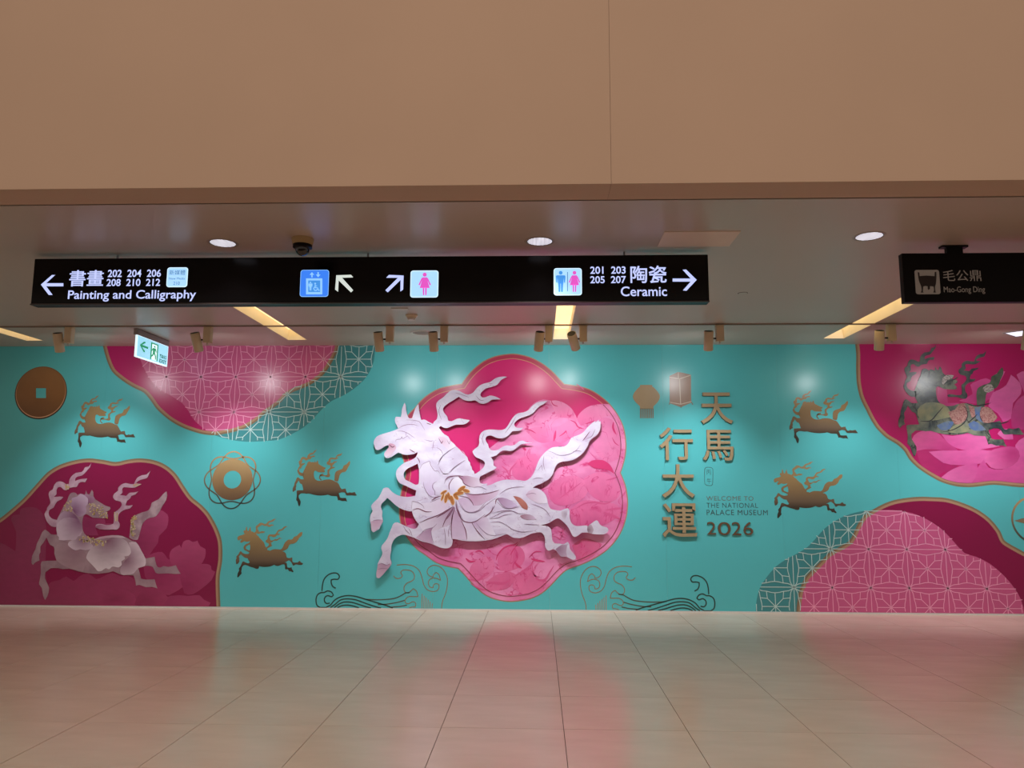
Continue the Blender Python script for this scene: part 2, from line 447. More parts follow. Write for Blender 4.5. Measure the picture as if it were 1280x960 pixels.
# --- lattice regions
def latcell(nx, nz, P):
    """line work of one cell whose corner nodes are (nx,nz) .. (nx+P,nz+P)"""
    cx, cz = nx+P/2, nz+P/2; L = []
    def pt(u, v): return (cx+u*P, cz+v*P)
    for s in (1, -1):
        L.append([pt(u, v*s) for u, v in ((-.5,.5),(-.4,.425),(-.34,.405),(-.21,.39),(-.1,.362),(0,.352),(.1,.362),(.21,.39),(.34,.405),(.4,.425),(.5,.5))])
        L.append([pt(v*s, u) for u, v in ((-.5,.5),(-.4,.425),(-.34,.405),(-.21,.39),(-.1,.362),(0,.352),(.1,.362),(.21,.39),(.34,.405),(.4,.425),(.5,.5))])
        L.append([pt(0, 0), pt(0, s*.352)]); L.append([pt(0, 0), pt(s*.352, 0)])
        for q in (1, -1):
            L.append([pt(0, 0), pt(s*.205, q*.205)])
            L.append([pt(s*.205, q*.205), pt(s*.225, q*.39)]); L.append([pt(s*.205, q*.205), pt(s*.39, q*.225)])
    L.append([pt(-.5, -.5), pt(.5, -.5)]); L.append([pt(-.5, -.5), pt(-.5, .5)])
    return L
def lattice(node, P, area_, pinkarea, layer, w, deco=()):
    xs = [p[0] for p in area_]; zs = [p[1] for p in area_]; VA, FA, VP, FP = [], [], [], []
    i0 = int((min(xs)-node[0])/P)-1; i1 = int((max(xs)-node[0])/P)+1
    k0 = int((min(zs)-node[1])/P)-1; k1 = int((max(zs)-node[1])/P)+1
    for i in range(i0, i1+1):
        for k in range(k0, k1+1):
            for L in latcell(node[0]+i*P, node[1]+k*P, P):
                Q = []
                for a, b in zip(L, L[1:]):
                    n = max(1, int(math.dist(a, b)/.03))
                    Q += [(a[0]+(b[0]-a[0])*t/n, a[1]+(b[1]-a[1])*t/n) for t in range(n)]
                Q.append(L[-1])
                v, f = ribbon(Q, w, False)
                for g in f:
                    c = (sum(v[j][0] for j in g)/4, sum(v[j][1] for j in g)/4)
                    if not inside(c, area_) or not inside(c, WALL): continue
                    if inside(c, pinkarea): FP.append(tuple(j+len(VP) for j in g))
                    else: FA.append(tuple(j+len(VA) for j in g))
                VA += v; VP += v
    # nodes glow a little stronger in the print: small discs
    decal('lattice_lines', VA, FA, layer, M_lineA, mural, label='pale turquoise window lattice lines', kind='stuff')
    decal('lattice_lines', VP, FP, layer, M_lineP, mural, label='pale pink window lattice lines', kind='stuff')

# top-left medallion
o1 = [(121,395),(126,418),(129,433),(133,448),(140,464),(152,475),(166,484),(180,491),(188,500),(195,510),(203,518),(213,526),(226,533.5),(240,539),(255,543),(268,544),
      (280,542.5),(296,539),(307,535),(322,526),(331,517.5),(349,505),(361,493),(377,486),(390,480),(405,468),(415,453),(422.5,438),(424,432),(427,415),(428,395)]
o1 = [Wp(*p) for p in o1]
lat1 = [(160,395),(168,425),(172,436),(175,447),(180,460),(190,477),(199,486),(211,493),(228,504),(236,514),(242,524),(249,531),(258,538),(268,544),(278,547),(290,550),(305,552),(320,552),
        (335,551),(349,549.5),(365,542.5),(380,534),(392.5,522.5),(405,509),(415,501),(430,494),(442.5,486),(455,475),(462.5,464),(467.5,451),(469,432),(470,410),(468,395)]
lat1 = smooth([Wp(*p) for p in lat1], n=2)
flat('lattice_ground', [lat1], 1, M_teald, mural, inc=[WALL], label='darker turquoise lattice ground')
O1, I1 = band(o1, 2, M_mag, 'magenta medallion field')
flat('lattice_ground', [I1], 6, M_pink, mural, inc=[WALL, lat1], label='rose pink lattice ground')
P1 = (Wp(426, 472)[0]-Wp(338.5, 471)[0])/2
lattice(Wp(426, 471), P1, lat1, I1, 8, .009)
# bottom-right medallion
o2 = [(994,820),(995,768),(996.5,752),(999,738),(1006,722),(1014,713),(1026,701),(1036,691),(1050,683),(1061,676),(1066,668),(1072,655),(1081,643),(1092.5,636),(1105,629.5),(1118,625),(1132,622.5),(1148,621),
      (1165,621.3),(1182,622.5),(1200,627.5),(1220,636),(1237.5,648.5),(1250,664),(1255,675),(1262,680),(1280,690),(1300,700),(1318,716),(1328,740),(1330,770),(1330,820)]
o2 = [Wp(*p) for p in o2]
lat2 = [(943,800),(944.5,767),(945.5,751),(949.4,735.6),(957,723),(969.7,708),(983.8,698.5),(997.8,691),(1008.8,684),(1018,674.7),(1030.6,660.6),(1046,649.7),(1062,642.7),(1080.6,638.4),(1100,637.5),
        (1120,638),(1140,641.5),(1157.5,648.8),(1175,660),(1190,675),(1205,691),(1220,696),(1237.5,705),(1255,720),(1267.5,735),(1276,750),(1280,768),(1281,800)]
lat2 = smooth([Wp(*p) for p in lat2], n=2)
flat('lattice_ground', [lat2], 1, M_teald, mural, inc=[WALL], label='darker turquoise lattice ground')
O2, I2 = band(o2, 2, M_magd, 'deep magenta medallion field')
flat('lattice_ground', [I2], 6, M_pink, mural, inc=[WALL, lat2], label='rose pink lattice ground')
P2 = (Wp(1088.2, 734.5)[0]-Wp(992.3, 733.8)[0])/2
lattice(Wp(1040, 734.3), P2, lat2, I2, 8, .009)
# bottom-left medallion
o3 = [(-90,820),(-92,740),(-80,700),(-50,672),(-25,662),(0,648),(15,636),(30,622.5),(45,606),(60,590),(75,581),(95,575),(112,573),(130,575),(145,577.5),(160,574.5),(175,573),(192,575),(207,581),
      (220,592),(230,607),(240,621),(252,631),(262,642),(272,660),(277.5,677),(278,700),(275,720),(275,740),(276,765),(276,820)]
O3, I3 = band([Wp(*p) for p in o3], 2, M_magd, 'deep magenta medallion field')
# top-right medallion
o4 = [(1067,395),(1068.8,430),(1070,442.5),(1070,462.5),(1071,480),(1075,497.5),(1082.5,513),(1088,524),(1095,535),(1101,541.5),(1108.4,548),(1121,555.6),(1129.5,563.3),(1136.6,574.5),(1146.4,584.4),(1160.5,594),
      (1177.4,603),(1195.6,608),(1212.5,609),(1226.6,607.6),(1240.6,606),(1254.7,607),(1268.8,608.6),(1285,609),(1310,604),(1335,592),(1350,575),(1358,550),(1372,535),(1385,510),(1392,480),(1394,395)]
O4, I4 = band([Wp(*p) for p in o4], 2, M_mag, 'magenta medallion field')
# centre medallion
o5 = [(577,479.5),(582,472.2),(590.6,462.3),(604.7,451.1),(618.8,445.2),(630,443),(641,442),(652,443.4),(666,447.6),(680,455.5),(691.6,465),(700,474),(705.6,479.8),(720,481.8),(736.6,486.3),(750.6,494.7),(762,504.5),
      (771.7,517),(778.8,531),(782,545),(783,560),(780.5,577),(776,591),(782,606),(785,625),(784,642.5),(780,657.5),(772.5,672.5),(760,687),(745,697.5),(727.5,706),(710,712),(701,719),(690,731),(677.5,742),(662.5,749),
      (640,752.5),(625,751),(607.5,745),(592.5,732.5),(580,718.7),(572.5,711),(560,708.7),(545,703.7),(532.5,695),(520,686),(510,674),(502,660),(499,645),(499,630),(501,615),(504,605),(507,592),(504,575),(499.5,558),(500,545),
      (503,531),(511,517),(518,510),(525.6,501),(535,493),(548.4,485.5),(562.5,482)]
o5 = smooth([Wp(*p) for p in o5], n=3, corner=28)
flat('medallion_border', [o5], 2, M_gold2, mural, label='thin gold outer rim of the centre medallion')
flat('medallion_border', [inset(o5, .014)], 3, M_rose, mural, label='rose band inside the centre medallion rim')
flat('medallion_border', [inset(o5, .064)], 4, M_goldl, mural, label='thin pale gold inner line of the centre medallion')
I5 = inset(o5, .073)
flat('medallion_field', [I5], 5, M_magc, mural, label='bright magenta field of the centre medallion')
pe = [(600,590),(600,572),(615,558),(628,548),(640,540),(655,520),(663,508),(670,502.5),(679,499.5),(687,500.5),(700,503),(709,509),(717,516),(721,523),(727,515),(737,509),(748,505.5),(757,505),(770,507),
      (800,520),(810,640),(780,720),(700,770),(620,770),(560,730),(480,690),(498,660),(560,640)]
pe = smooth([Wp(*p) for p in pe], n=2, corner=60)
flat('peony_petals', [pe], 6, M_peony, mural, inc=[inset(o5, .014)], label='pink peony petals filling the centre medallion')
ribbons('medallion_line', [I5[:]+[I5[0]]], 13, mat('rose_line', (150,62,78), rough=WR), mural, w=.008, taper=False, smoothn=1,
        clip=lambda c: inside(c, pe), label='fine dark rose line over the peony')
# extra soft petals inside the peony
def px(ox, oy, s, pts): return T(ox, oy, s, pts)
IN5 = inset(o5, .02)
pets = [
 (px(640,480,8,[(380,170),(440,165),(520,190),(590,240),(640,320),(650,360),(560,340),(460,330),(420,260)]), (520,330), (246,166,208), (226,104,162)),
 (px(640,480,8,[(650,345),(700,270),(780,220),(880,205),(960,230),(1010,300),(930,330),(830,370),(740,400),(690,420)]), (700,440), (246,160,204), (228,96,156)),
 (px(640,480,8,[(430,560),(440,470),(490,410),(560,380),(640,400),(700,440),(640,500),(560,560),(500,590)]), (560,600), (244,150,198), (224,96,154)),
 (px(640,480,8,[(130,460),(200,440),(300,430),(400,470),(420,560),(330,590),(240,570)]), (300,600), (242,146,194), (222,92,152)),
 (px(640,480,8,[(830,420),(900,340),(1000,360),(1060,470),(1090,600),(1060,740),(960,780),(850,700),(800,560)]), (930,560), (236,130,184), (242,150,200)),
 (px(640,480,8,[(0,900),(30,780),(110,730),(220,700),(260,740),(200,900),(150,960),(60,960)]), (120,980), (238,120,176), (220,84,146)),
 (px(500,660,6.4,[(560,320),(620,250),(720,230),(760,300),(720,380),(640,420),(560,400)]), (560,420), (236,132,182), (222,98,152)),
 (px(500,660,6.4,[(780,260),(800,200),(880,150),(960,150),(1000,230),(960,310),(880,340),(800,340)]), (930,130), (228,104,158), (214,84,140)),
 (px(500,660,6.4,[(940,370),(1040,300),(1080,400),(1180,420),(1140,500),(1000,530),(900,480)]), (1050,300), (230,112,164), (216,88,144)),
 (px(500,660,6.4,[(690,440),(760,380),(880,350),(940,380),(880,470),(780,500),(700,490)]), (860,440), (228,110,160), (214,84,138)),
 (px(610,560,5.333,[(560,400),(640,350),(760,360),(860,380),(880,440),(800,500),(680,540),(580,520),(530,450)]), (700,560), (234,116,170), (212,68,132)),
 (px(610,560,5.333,[(400,270),(480,200),(600,190),(680,250),(640,330),(540,380),(440,370)]), (420,360), (240,132,184), (220,84,146)),
 (px(610,560,5.333,[(640,200),(740,160),(840,200),(880,300),(820,360),(720,340),(660,280)]), (740,360), (240,128,182), (224,92,152)),
 (px(610,560,5.333,[(560,650),(640,600),(760,640),(700,720),(600,760)]), (560,620), (220,100,146), (200,62,112)),
]
for i, (poly, ap, ce, ca) in enumerate(pets):
    org = [(640,480,8)]*6+[(500,660,6.4)]*4+[(610,560,5.333)]*4
    ox, oy, s = org[i]
    bl = lambda c: tuple(c[k]*.62+(232,124,178)[k]*.38 for k in range(3)); ce, ca = bl(ce), bl(ca)
    shade('petal', smooth(poly, n=3), Wp(ox+ap[0]/s, oy+ap[1]/s), ce, ca, 7+i*.27, M_petp, mural, inc=[IN5], grid=.05)
hot = [(1.2,px(640,480,8,[(390,160),(410,205),(460,225)])),(1.5,px(640,480,8,[(580,362),(630,385),(660,430),(720,450)])),(1.3,px(640,480,8,[(730,402),(780,385),(830,368)])),
 (2.6,px(640,480,8,[(415,575),(425,540),(430,510),(438,465)])),(1.3,px(640,480,8,[(125,450),(190,465),(240,495)])),(1.4,px(640,480,8,[(470,525),(510,500),(540,470),(548,500)])),
 (2.2,px(640,480,8,[(1015,380),(1010,440),(1040,505)])),(1,px(640,480,8,[(1000,535),(1030,590),(1070,618)])),(2.4,px(640,480,8,[(105,635),(125,650),(140,665)])),
 (1,px(500,660,6.4,[(472,178),(500,130)])),(1.5,px(500,660,6.4,[(448,282),(467,248)])),(2.2,px(500,660,6.4,[(525,240),(560,268),(605,262)])),
 (1.8,px(500,660,6.4,[(768,262),(782,215),(830,160),(870,142),(920,132),(942,112)])),(1.3,px(500,660,6.4,[(880,220),(910,170),(948,122)])),(1.6,px(500,660,6.4,[(600,192),(640,182),(675,212)])),
 (1.1,px(500,660,6.4,[(1028,242),(1080,190),(1135,190)])),(2.2,px(500,660,6.4,[(1048,245),(1090,258),(1160,268)])),(2.4,px(500,660,6.4,[(920,272),(940,300),(975,322)])),
 (1.6,px(500,660,6.4,[(900,400),(940,370),(1000,338),(1040,300),(1058,282)])),(1.8,px(500,660,6.4,[(1055,290),(1070,360),(1105,412),(1160,412),(1200,350),(1232,298)])),
 (1.6,px(500,660,6.4,[(540,405),(620,420),(660,390),(705,348)])),(2.6,px(500,660,6.4,[(680,430),(760,440),(830,442),(885,415)])),(1.2,px(500,660,6.4,[(560,440),(640,485),(745,500)])),
 (1.2,px(500,660,6.4,[(958,565),(970,508)])),(1.6,px(610,560,5.333,[(150,205),(148,150),(195,95)])),(1.5,px(610,560,5.333,[(90,120),(125,150),(145,195)])),
 (1.2,px(610,560,5.333,[(470,340),(540,290),(625,228)])),(1.5,px(610,560,5.333,[(585,405),(640,372),(700,362),(780,372),(822,358)])),(2.8,px(610,560,5.333,[(765,432),(820,448),(880,472)])),
 (2,px(610,560,5.333,[(780,415),(850,405),(905,400)])),(1.4,px(610,560,5.333,[(590,690),(640,668),(705,705)])),(1.5,px(610,560,5.333,[(785,215),(830,205),(870,190)])),
 (1.1,px(610,560,5.333,[(470,520),(500,540),(480,580),(520,600)])),(1.1,px(610,560,5.333,[(450,590),(480,610),(500,570),(530,590)])),(1.1,px(610,560,5.333,[(460,550),(495,565),(515,530)])),
 (1,px(610,560,5.333,[(290,810),(310,850),(350,860)])),(1.2,px(640,480,8,[(640,0),(700,40),(720,60)]))]
ribbons('petal_fold', hot[:18], 11, M_hot, mural, w=.012, label='hot pink folds between the peony petals', kind='stuff')
ribbons('petal_fold', hot[18:], 11, M_hot2, mural, w=.014, label='soft pink folds between the peony petals', kind='stuff')
flat('petal_fold', [smooth(px(640,480,8,[(752,800),(800,765),(900,760),(960,790),(1000,840),(1024,900),(960,862),(880,850),(820,842)]))], 11, M_hot, mural, label='hot pink fold at the right of the peony')

# --- silhouettes traced from the print -------------------------------------------------
a = (460,490,10.667); b = (540,460,8.533); c_ = (460,570,10.667); d_ = (540,560,10.667); e_ = (460,640,10.667); f_ = (560,620,10.667); g_ = (650,515,10.667); h_ = (650,590,8.35)
WH = []
for org, pts in (
 (a, [(90,690),(98,645),(130,600),(175,575),(260,550),(340,525),(415,495),(395,450),(375,410),(372,360),(385,335),(450,340),(458,300),(462,250),(480,190),(500,150),(515,190),(520,250),(535,310),(558,355),(600,355),
      (612,310),(640,230),(668,182),(685,170),(690,230),(700,300),(720,380),(750,372),(780,380),(820,405),(855,420),(875,432),(890,400),(925,370),(935,320),(930,260),(918,200),(925,150),(960,110)]),
 (b, [(80,350),(130,315),(170,275),(205,248),(250,240),(300,252),(340,275),(390,290),(440,270),(470,235),(510,195),(560,172),(620,158),(660,130),(700,108),(760,98),(805,102),(770,118),(740,135),(720,160),(690,190),
      (640,208),(580,225),(545,250),(525,275),(522,300),(540,320),(575,318),(620,300),(660,305),(700,320),(735,340),(680,342),(640,345),(605,370),(550,388),(500,375),(465,350),(420,358),(370,355),(330,340),(290,312),
      (250,340),(200,370),(150,405),(128,430),(125,460),(145,495),(170,525),(178,565),(215,572),(260,550),(300,542),(340,550),(410,560),(380,590),(340,608),(260,608),(215,625),(170,645),(130,640),(100,622),(80,640),
      (110,680),(140,712),(180,735),(200,775),(240,810),(265,840),(300,870),(330,905),(365,935)]),
 (d_, [(400,35),(435,65),(455,100),(480,130),(490,170),(515,200),(515,225),(535,260),(540,290),(565,315),(572,350),(600,335),(650,300),(690,260),(710,215),(700,180),(650,150),(600,130),(565,95),(545,50),(552,15)]),
 (b, [(436,893),(460,865),(495,840),(508,800),(508,745),(525,700),(560,672),(610,660),(680,662),(740,665),(785,650),(820,605),(845,560),(880,515),(920,487),(975,478),(1030,455),(1060,420),(1110,380),(1170,362),(1232,358),
      (1190,390),(1150,410),(1110,450),(1080,485),(1040,508),(980,528),(930,548),(895,575),(880,605),(895,635),(930,643),(975,640),(945,668),(905,678),(860,678),(830,710),(790,742),(745,755),(690,748),(640,725),(600,728),
      (575,750),(580,785),(600,815),(610,850),(630,875),(665,882),(710,872),(760,840),(800,828),(845,832),(890,818),(930,785),(970,778),(1010,795),(1080,800),(1010,808),(960,815),(930,832),(900,855),(860,885),(810,885),
      (760,882),(720,905),(690,935)]),
 (d_, [(785,125),(815,160),(825,200),(825,235),(870,262),(830,290),(760,325),(700,355),(650,380),(640,400),(640,440),(650,468),(700,478),(745,472),(730,500),(790,490),(850,460),(920,435),(1000,422),(1070,425),(1130,428),(1180,430)]),
 (g_, [(67,920),(120,895),(165,850),(200,780),(230,700),(260,630),(310,565),(370,510),(430,475),(500,468),(580,465),(625,440),(655,400),(680,350),(740,325),(800,300),(850,265),(900,205),(960,150),(1000,122),(1000,145),
      (1045,110),(1048,135),(1070,130),(1068,200),(1055,260),(1020,310),(960,355),(925,390),(905,440),(880,490),(840,545),(790,590),(720,635),(650,655),(570,662),(510,685),(470,730),(450,790),(430,840),(390,890),(330,930)]),
 (h_, [(211,125),(160,145),(135,165),(180,170),(220,190),(255,220),(280,270),(292,330),(315,380),(360,395),(420,402),(460,385),(495,376),(515,400),(515,450),(525,510),(550,545),(590,562),(650,558),(690,555),(705,565),
      (740,535),(790,502),(810,510),(830,545),(860,565),(900,575),(920,600),(905,630),(860,648),(800,648),(740,642),(700,630),(640,632),(610,655),(570,675),(545,660),(520,610),(490,560),(440,510),(395,482),(350,500),
      (300,530),(250,545),(222,553),(290,565),(320,590),(330,640),(335,700),(360,740),(415,743),(450,750),(495,725),(512,750),(520,800),(560,850),(580,880),(575,905),(545,912),(510,895),(480,878),(430,880),(400,850),
      (370,810),(340,800),(300,818),(275,800),(260,765),(262,710),(250,660),(225,630),(180,628),(120,640),(60,670),(0,688)]),
 (f_, [(930,556),(870,550),(830,530),(790,505),(740,520),(660,555),(580,578),(500,590),(400,600),(300,600),(200,590),(120,575),(68,568),(68,620),(50,665),(0,692)]),
 (e_, [(1020,478),(960,465),(880,430),(800,405),(730,388),(650,350),(590,325),(530,305),(480,298),(420,315),(370,350),(340,400),(325,450),(322,510),(310,570),(310,620),(325,660),(320,700),(270,760),(210,830),(160,875),
      (130,865),(125,810),(140,730),(145,680),(185,600),(200,570),(205,530),(190,480),(200,440),(250,380),(280,330),(300,270),(330,200),(350,155),(385,135),(430,145),(480,170),(550,200),(620,222),(665,205),(690,160),
      (655,120),(620,60)]),
 (c_, [(595,735),(560,735),(500,720),(430,690),(370,645),(310,590),(270,558),(240,590),(200,630),(185,680),(205,740),(200,800),(212,870),(180,930)]),
 (e_, [(165,220),(85,268),(60,240),(52,160),(42,110)]),
 (c_, [(50,780),(75,730),(55,670),(90,620),(150,560),(190,490),(215,435),(245,422),(285,425),(330,475),(390,515),(450,535),(540,545),(640,530),(655,460),(590,435),(520,400),(440,365),(400,310),(385,250),(395,190),
      (430,145),(500,90),(580,60),(640,25)]),
 (a, [(665,840),(670,805),(620,830),(550,840),(480,838),(420,812),(370,840),(330,865),(270,885),(235,865),(228,820),(260,780),(290,740),(285,715),(240,725),(190,760),(140,778),(110,755)])):
    WH += T(*org, pts)
WH = smooth(WH, n=2, corner=62)
HOLE = smooth(T(*c_, [(670,105),(690,180),(692,250),(690,330),(680,375),(640,382),(580,350),(510,315),(488,270),(495,215),(540,170),(600,140)]), n=2)
WHV, WHF = region([WH], [HOLE])

m1 = (30,570,10.667); m2 = (120,580,10.667); m3 = (30,650,8.727); m4 = (130,650,8.533)
B_body = []
for org, pts in (
 (m1, [(445,850),(470,800),(510,720),(540,660),(580,600),(590,570),(610,520),(640,490),(690,490),(720,520),(760,500),(820,520),(832,455),(855,510),(880,510),(910,450),(930,480),(935,540),(960,580),(1040,630),(1100,665),
       (1150,680),(1160,700),(1140,725),(1090,745),(1125,780),(1125,820),(1080,830),(1000,825),(920,820),(870,790),(835,775),(800,800),(785,870),(785,930)]),
 (m3, [(650,120),(680,165),(720,190),(760,200),(820,198),(860,190),(900,175),(980,162)]),
 (m4, [(10,190),(80,165),(160,162),(230,180),(300,220),(345,235),(380,280),(420,370),(450,410),(500,400),(545,392),(555,450),(575,500),(610,505),(640,490),(690,500),(770,482),(800,540),(822,572),(750,575),(680,568),(590,572),
       (555,562),(525,500),(480,488),(440,490),(370,515),(385,560),(400,625),(450,635),(545,632),(560,690),(575,730),(520,712),(450,715),(380,690),(345,700),(340,650),(320,590),(250,585),(180,580),(100,545),(50,560),(0,565)]),
 (m3, [(980,560),(900,575),(800,585),(700,578),(600,560),(500,530),(430,535),(380,525),(300,525),(265,550),(240,570),(235,640),(280,740),(260,830),(235,872),(215,830),(200,740),(170,700),(175,660),(190,580),(188,480),
       (200,450),(260,445),(360,442),(350,370),(330,290),(290,270),(265,220),(250,190),(215,250),(185,290),(185,350),(170,380),(175,440),(130,460),(105,490),(88,470),(95,390),(130,320),(145,260),(180,190),(205,130),(235,105),
       (270,125),(300,155),(350,160),(385,155),(370,110),(360,80),(370,40)])):
    B_body += T(*org, pts)
B_mane = T(*m1, [(460,940),(400,945),(350,920),(310,870),(290,820),(280,770),(310,720),(315,690),(345,650),(360,620),(345,560),(335,510),(350,470),(390,445),(405,400),(440,350),(490,338),(540,355),(570,375),(605,370),(615,310),
   (650,260),(700,225),(770,215),(800,190),(820,150),(870,140),(905,88),(885,150),(850,190),(820,225),(780,260),(720,275),(690,300),(690,335),(720,320),(780,305),(850,300),(820,350),(780,345),(735,365),(710,410),(660,415),
   (610,430),(570,458),(530,445),(500,415),(460,420),(440,460),(440,510),(400,545),(440,545),(480,540),(530,545),(500,580),(450,605),(420,650),(400,690),(350,715),(335,750),(345,800),(390,840),(470,855)])
B_wisp = T(*m2, [(0,820),(20,800),(80,800),(150,815),(210,810),(240,790),(245,700),(250,650),(290,620),(330,580),(350,540),(330,500),(270,485),(235,450),(245,400),(300,355),(300,320),(340,275),(400,255),(450,265),(510,270),(530,225),
   (560,180),(620,150),(680,140),(730,90),(700,160),(680,190),(620,205),(570,225),(540,255),(615,268),(580,285),(520,315),(450,315),(380,310),(355,335),(360,380),(320,415),(380,420),(410,425),(450,385),(510,380),(570,365),
   (530,405),(475,425),(460,460),(420,490),(400,550),(440,555),(495,548),(460,590),(400,605),(340,635),(305,680),(300,760),(320,790),(318,840),(280,875),(220,870),(150,845),(60,845),(10,845)])
B_tail = T(*m2, [(450,980),(460,880),(470,790),(500,710),(560,670),(620,645),(700,620),(735,570),(750,515),(840,470),(900,400),(945,365),(955,410),(940,480),(890,560),(855,630),(800,700),(740,715),(690,730),(630,790),(605,860),(580,960),(560,1010),(500,1010)])
B_all = [smooth(q, n=2, corner=60) for q in (B_body, B_mane, B_wisp, B_tail)]
def bbox(polys):
    xs = [p[0] for q in polys for p in q]; zs = [p[1] for q in polys for p in q]; return min(xs), max(xs), min(zs), max(zs)
BB = bbox(B_all); AB = bbox([WH])
def fit(pts, src, x0, x1, y0, y1):
    X0, X1 = Wp(x0, (y0+y1)/2)[0], Wp(x1, (y0+y1)/2)[0]; Z1, Z0 = Wp((x0+x1)/2, y0)[1], Wp((x0+x1)/2, y1)[1]
    return [(X0+(p[0]-src[0])/(src[1]-src[0])*(X1-X0), Z0+(p[1]-src[2])/(src[3]-src[2])*(Z1-Z0)) for p in pts]
for t, lab in (((94.6,170.8,493,559.7),'gold horse looking back, below the round coin'), ((366.5,447,561,633.4),'gold horse looking back, right of the looped ring'), ((985.8,1071.3,487,554.6),'gold horse looking back, right of the lettering')):
    V, Fs = [], []
    polys = [fit(q, BB, *t) for q in B_all]
    # thin link from the wisp down to the back
    x0, x1, y0, y1 = t; fx = lambda u: x0+(x1-x0)*u; fy = lambda v: y0+(y1-y0)*v
    for q in polys:
        v, f = region([q]); n = len(V); V += v; Fs += [tuple(i+n for i in g) for g in f]
    v, f = ribbon(smooth([Wp(fx(.47), fy(.44)), Wp(fx(.43), fy(.45)), Wp(fx(.41), fy(.5)), Wp(fx(.44), fy(.54))], closed=False), .014, False)
    n = len(V); V += v; Fs += [tuple(i+n for i in g) for g in f]
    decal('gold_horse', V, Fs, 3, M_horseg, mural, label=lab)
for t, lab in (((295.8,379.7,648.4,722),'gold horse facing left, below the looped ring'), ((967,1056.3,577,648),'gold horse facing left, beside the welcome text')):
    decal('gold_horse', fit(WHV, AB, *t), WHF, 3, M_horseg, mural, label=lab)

# --- coins and rings
def circ(cx, cy, r, n=64, fr=None):
    c = Wp(cx, cy); s = (Wp(cx+10, cy)[0]-Wp(cx-10, cy)[0])/20; r *= s
    return [(c[0]+r*math.cos(2*math.pi*i/n)*(fr(2*math.pi*i/n) if fr else 1), c[1]+r*math.sin(2*math.pi*i/n)*(fr(2*math.pi*i/n) if fr else 1)) for i in range(n)]
sq = [Wp(*p) for p in ((45.3,485.3),(57.8,485.3),(57.8,497.6),(45.3,497.6))]
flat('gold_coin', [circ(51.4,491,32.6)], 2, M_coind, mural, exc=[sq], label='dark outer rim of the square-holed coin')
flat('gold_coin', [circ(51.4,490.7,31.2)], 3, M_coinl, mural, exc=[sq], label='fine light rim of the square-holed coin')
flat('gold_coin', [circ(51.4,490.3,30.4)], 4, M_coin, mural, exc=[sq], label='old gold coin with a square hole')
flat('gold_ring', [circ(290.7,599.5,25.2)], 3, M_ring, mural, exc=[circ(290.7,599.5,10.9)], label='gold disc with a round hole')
V, Fs = [], []
for ph in (0, math.pi):
    cc = circ(290.7, 600, 30.5, 96, lambda t: 1+.145*math.cos(4*t+ph))
    v, f = ribbon(cc, .017, False, closed=True); n = len(V); V += v; Fs += [tuple(i+n for i in g) for g in f]
decal('looped_outline', V, Fs, 4, M_loop, mural, label='interlaced gold outline round the disc')
cc = circ(1294.5, 650, 29.5, 72); v, f = ribbon(cc, .026, False, closed=True)
decal('gold_circle', v, f, 3, M_loop, mural, label='gold circle cut by the right edge')
c0 = Wp(1294.5, 651); rr = .27; star = []
for i in range(8):
    t = i*math.pi/4; k = rr if i % 2 == 0 else .085; star.append((c0[0]+k*math.cos(t), c0[1]+k*math.sin(t)))
flat('gold_star', [star], 3, M_gold1, mural, label='four-pointed gold star inside the circle')

# --- lanterns
Lt = (780,450,6.4)
l1 = T(*Lt, [(128,200),(225,200),(226,214),(240,222),(270,255),(286,285),(282,315),(262,345),(236,370),(234,392),(128,392),(127,370),(100,345),(76,315),(70,290),(84,258),(112,225),(127,214)])
flat('printed_lantern', [smooth(l1, n=2, corner=40)], 3, M_char, mural, label='round gold lantern print')
ribbons('lantern_fringe', [T(*Lt, [(131+i*11.3,388),(131+i*11.3,466)]) for i in range(10)], 3, M_gold1, mural, w=.011, taper=False, smoothn=1, label='straight lantern fringe')
M_lan = mat('grey_brown_lantern', (158,134,118), rough=WR)
flat('printed_lantern', [T(*Lt, [(363,128),(430,97),(470,103),(535,118),(537,342),(455,378),(365,347)])], 3, M_lan, mural, label='square grey-brown lantern print')
ribbons('lantern_line', [T(*Lt, q) for q in ([(365,138),(443,152),(532,122)],[(443,148),(452,352)],[(365,338),(453,354),(540,332)],[(434,100),(434,148)])], 4, mat('pale_lantern_line', (206,196,180), rough=WR), mural, w=.011, taper=False, smoothn=1)
for q in ([(366,335),(362,358)],[(455,365),(456,382)],[(538,335),(550,358)]): ribbons('lantern_foot', [T(*Lt, q)], 3, M_gold1, mural, w=.01, taper=False, smoothn=1)

# --- waves: left traced, right its mirror image
wv = (385,700,7.111)
dark = [[(125,275),(130,220),(145,170),(180,132),(225,115),(262,120),(280,145),(268,170),(235,170),(208,175),(208,205),(222,235),(248,250)],
        [(108,430),(80,400),(72,350),(85,310),(115,290),(145,288),(175,274),(210,285),(226,312),(210,326),(175,316),(150,335),(148,365),(165,385),(195,382)],
        [(165,418),(200,400),(240,355),(290,328),(350,316),(420,322),(500,345),(600,375),(700,405),(755,432)],
        [(200,422),(240,395),(290,355),(350,345),(420,352),(500,380),(580,408),(650,428)],
        [(235,425),(270,395),(320,374),(380,374),(440,390),(500,410),(560,428)],
        [(262,428),(300,406),(350,400),(400,408),(455,428)], [(108,430),(140,432),(165,424)]]
midl = [[(510,348),(600,353),(700,350),(780,338),(835,312),(870,292),(905,290)],[(620,395),(700,392),(800,375),(860,358)],[(740,418),(820,412),(880,400)]]
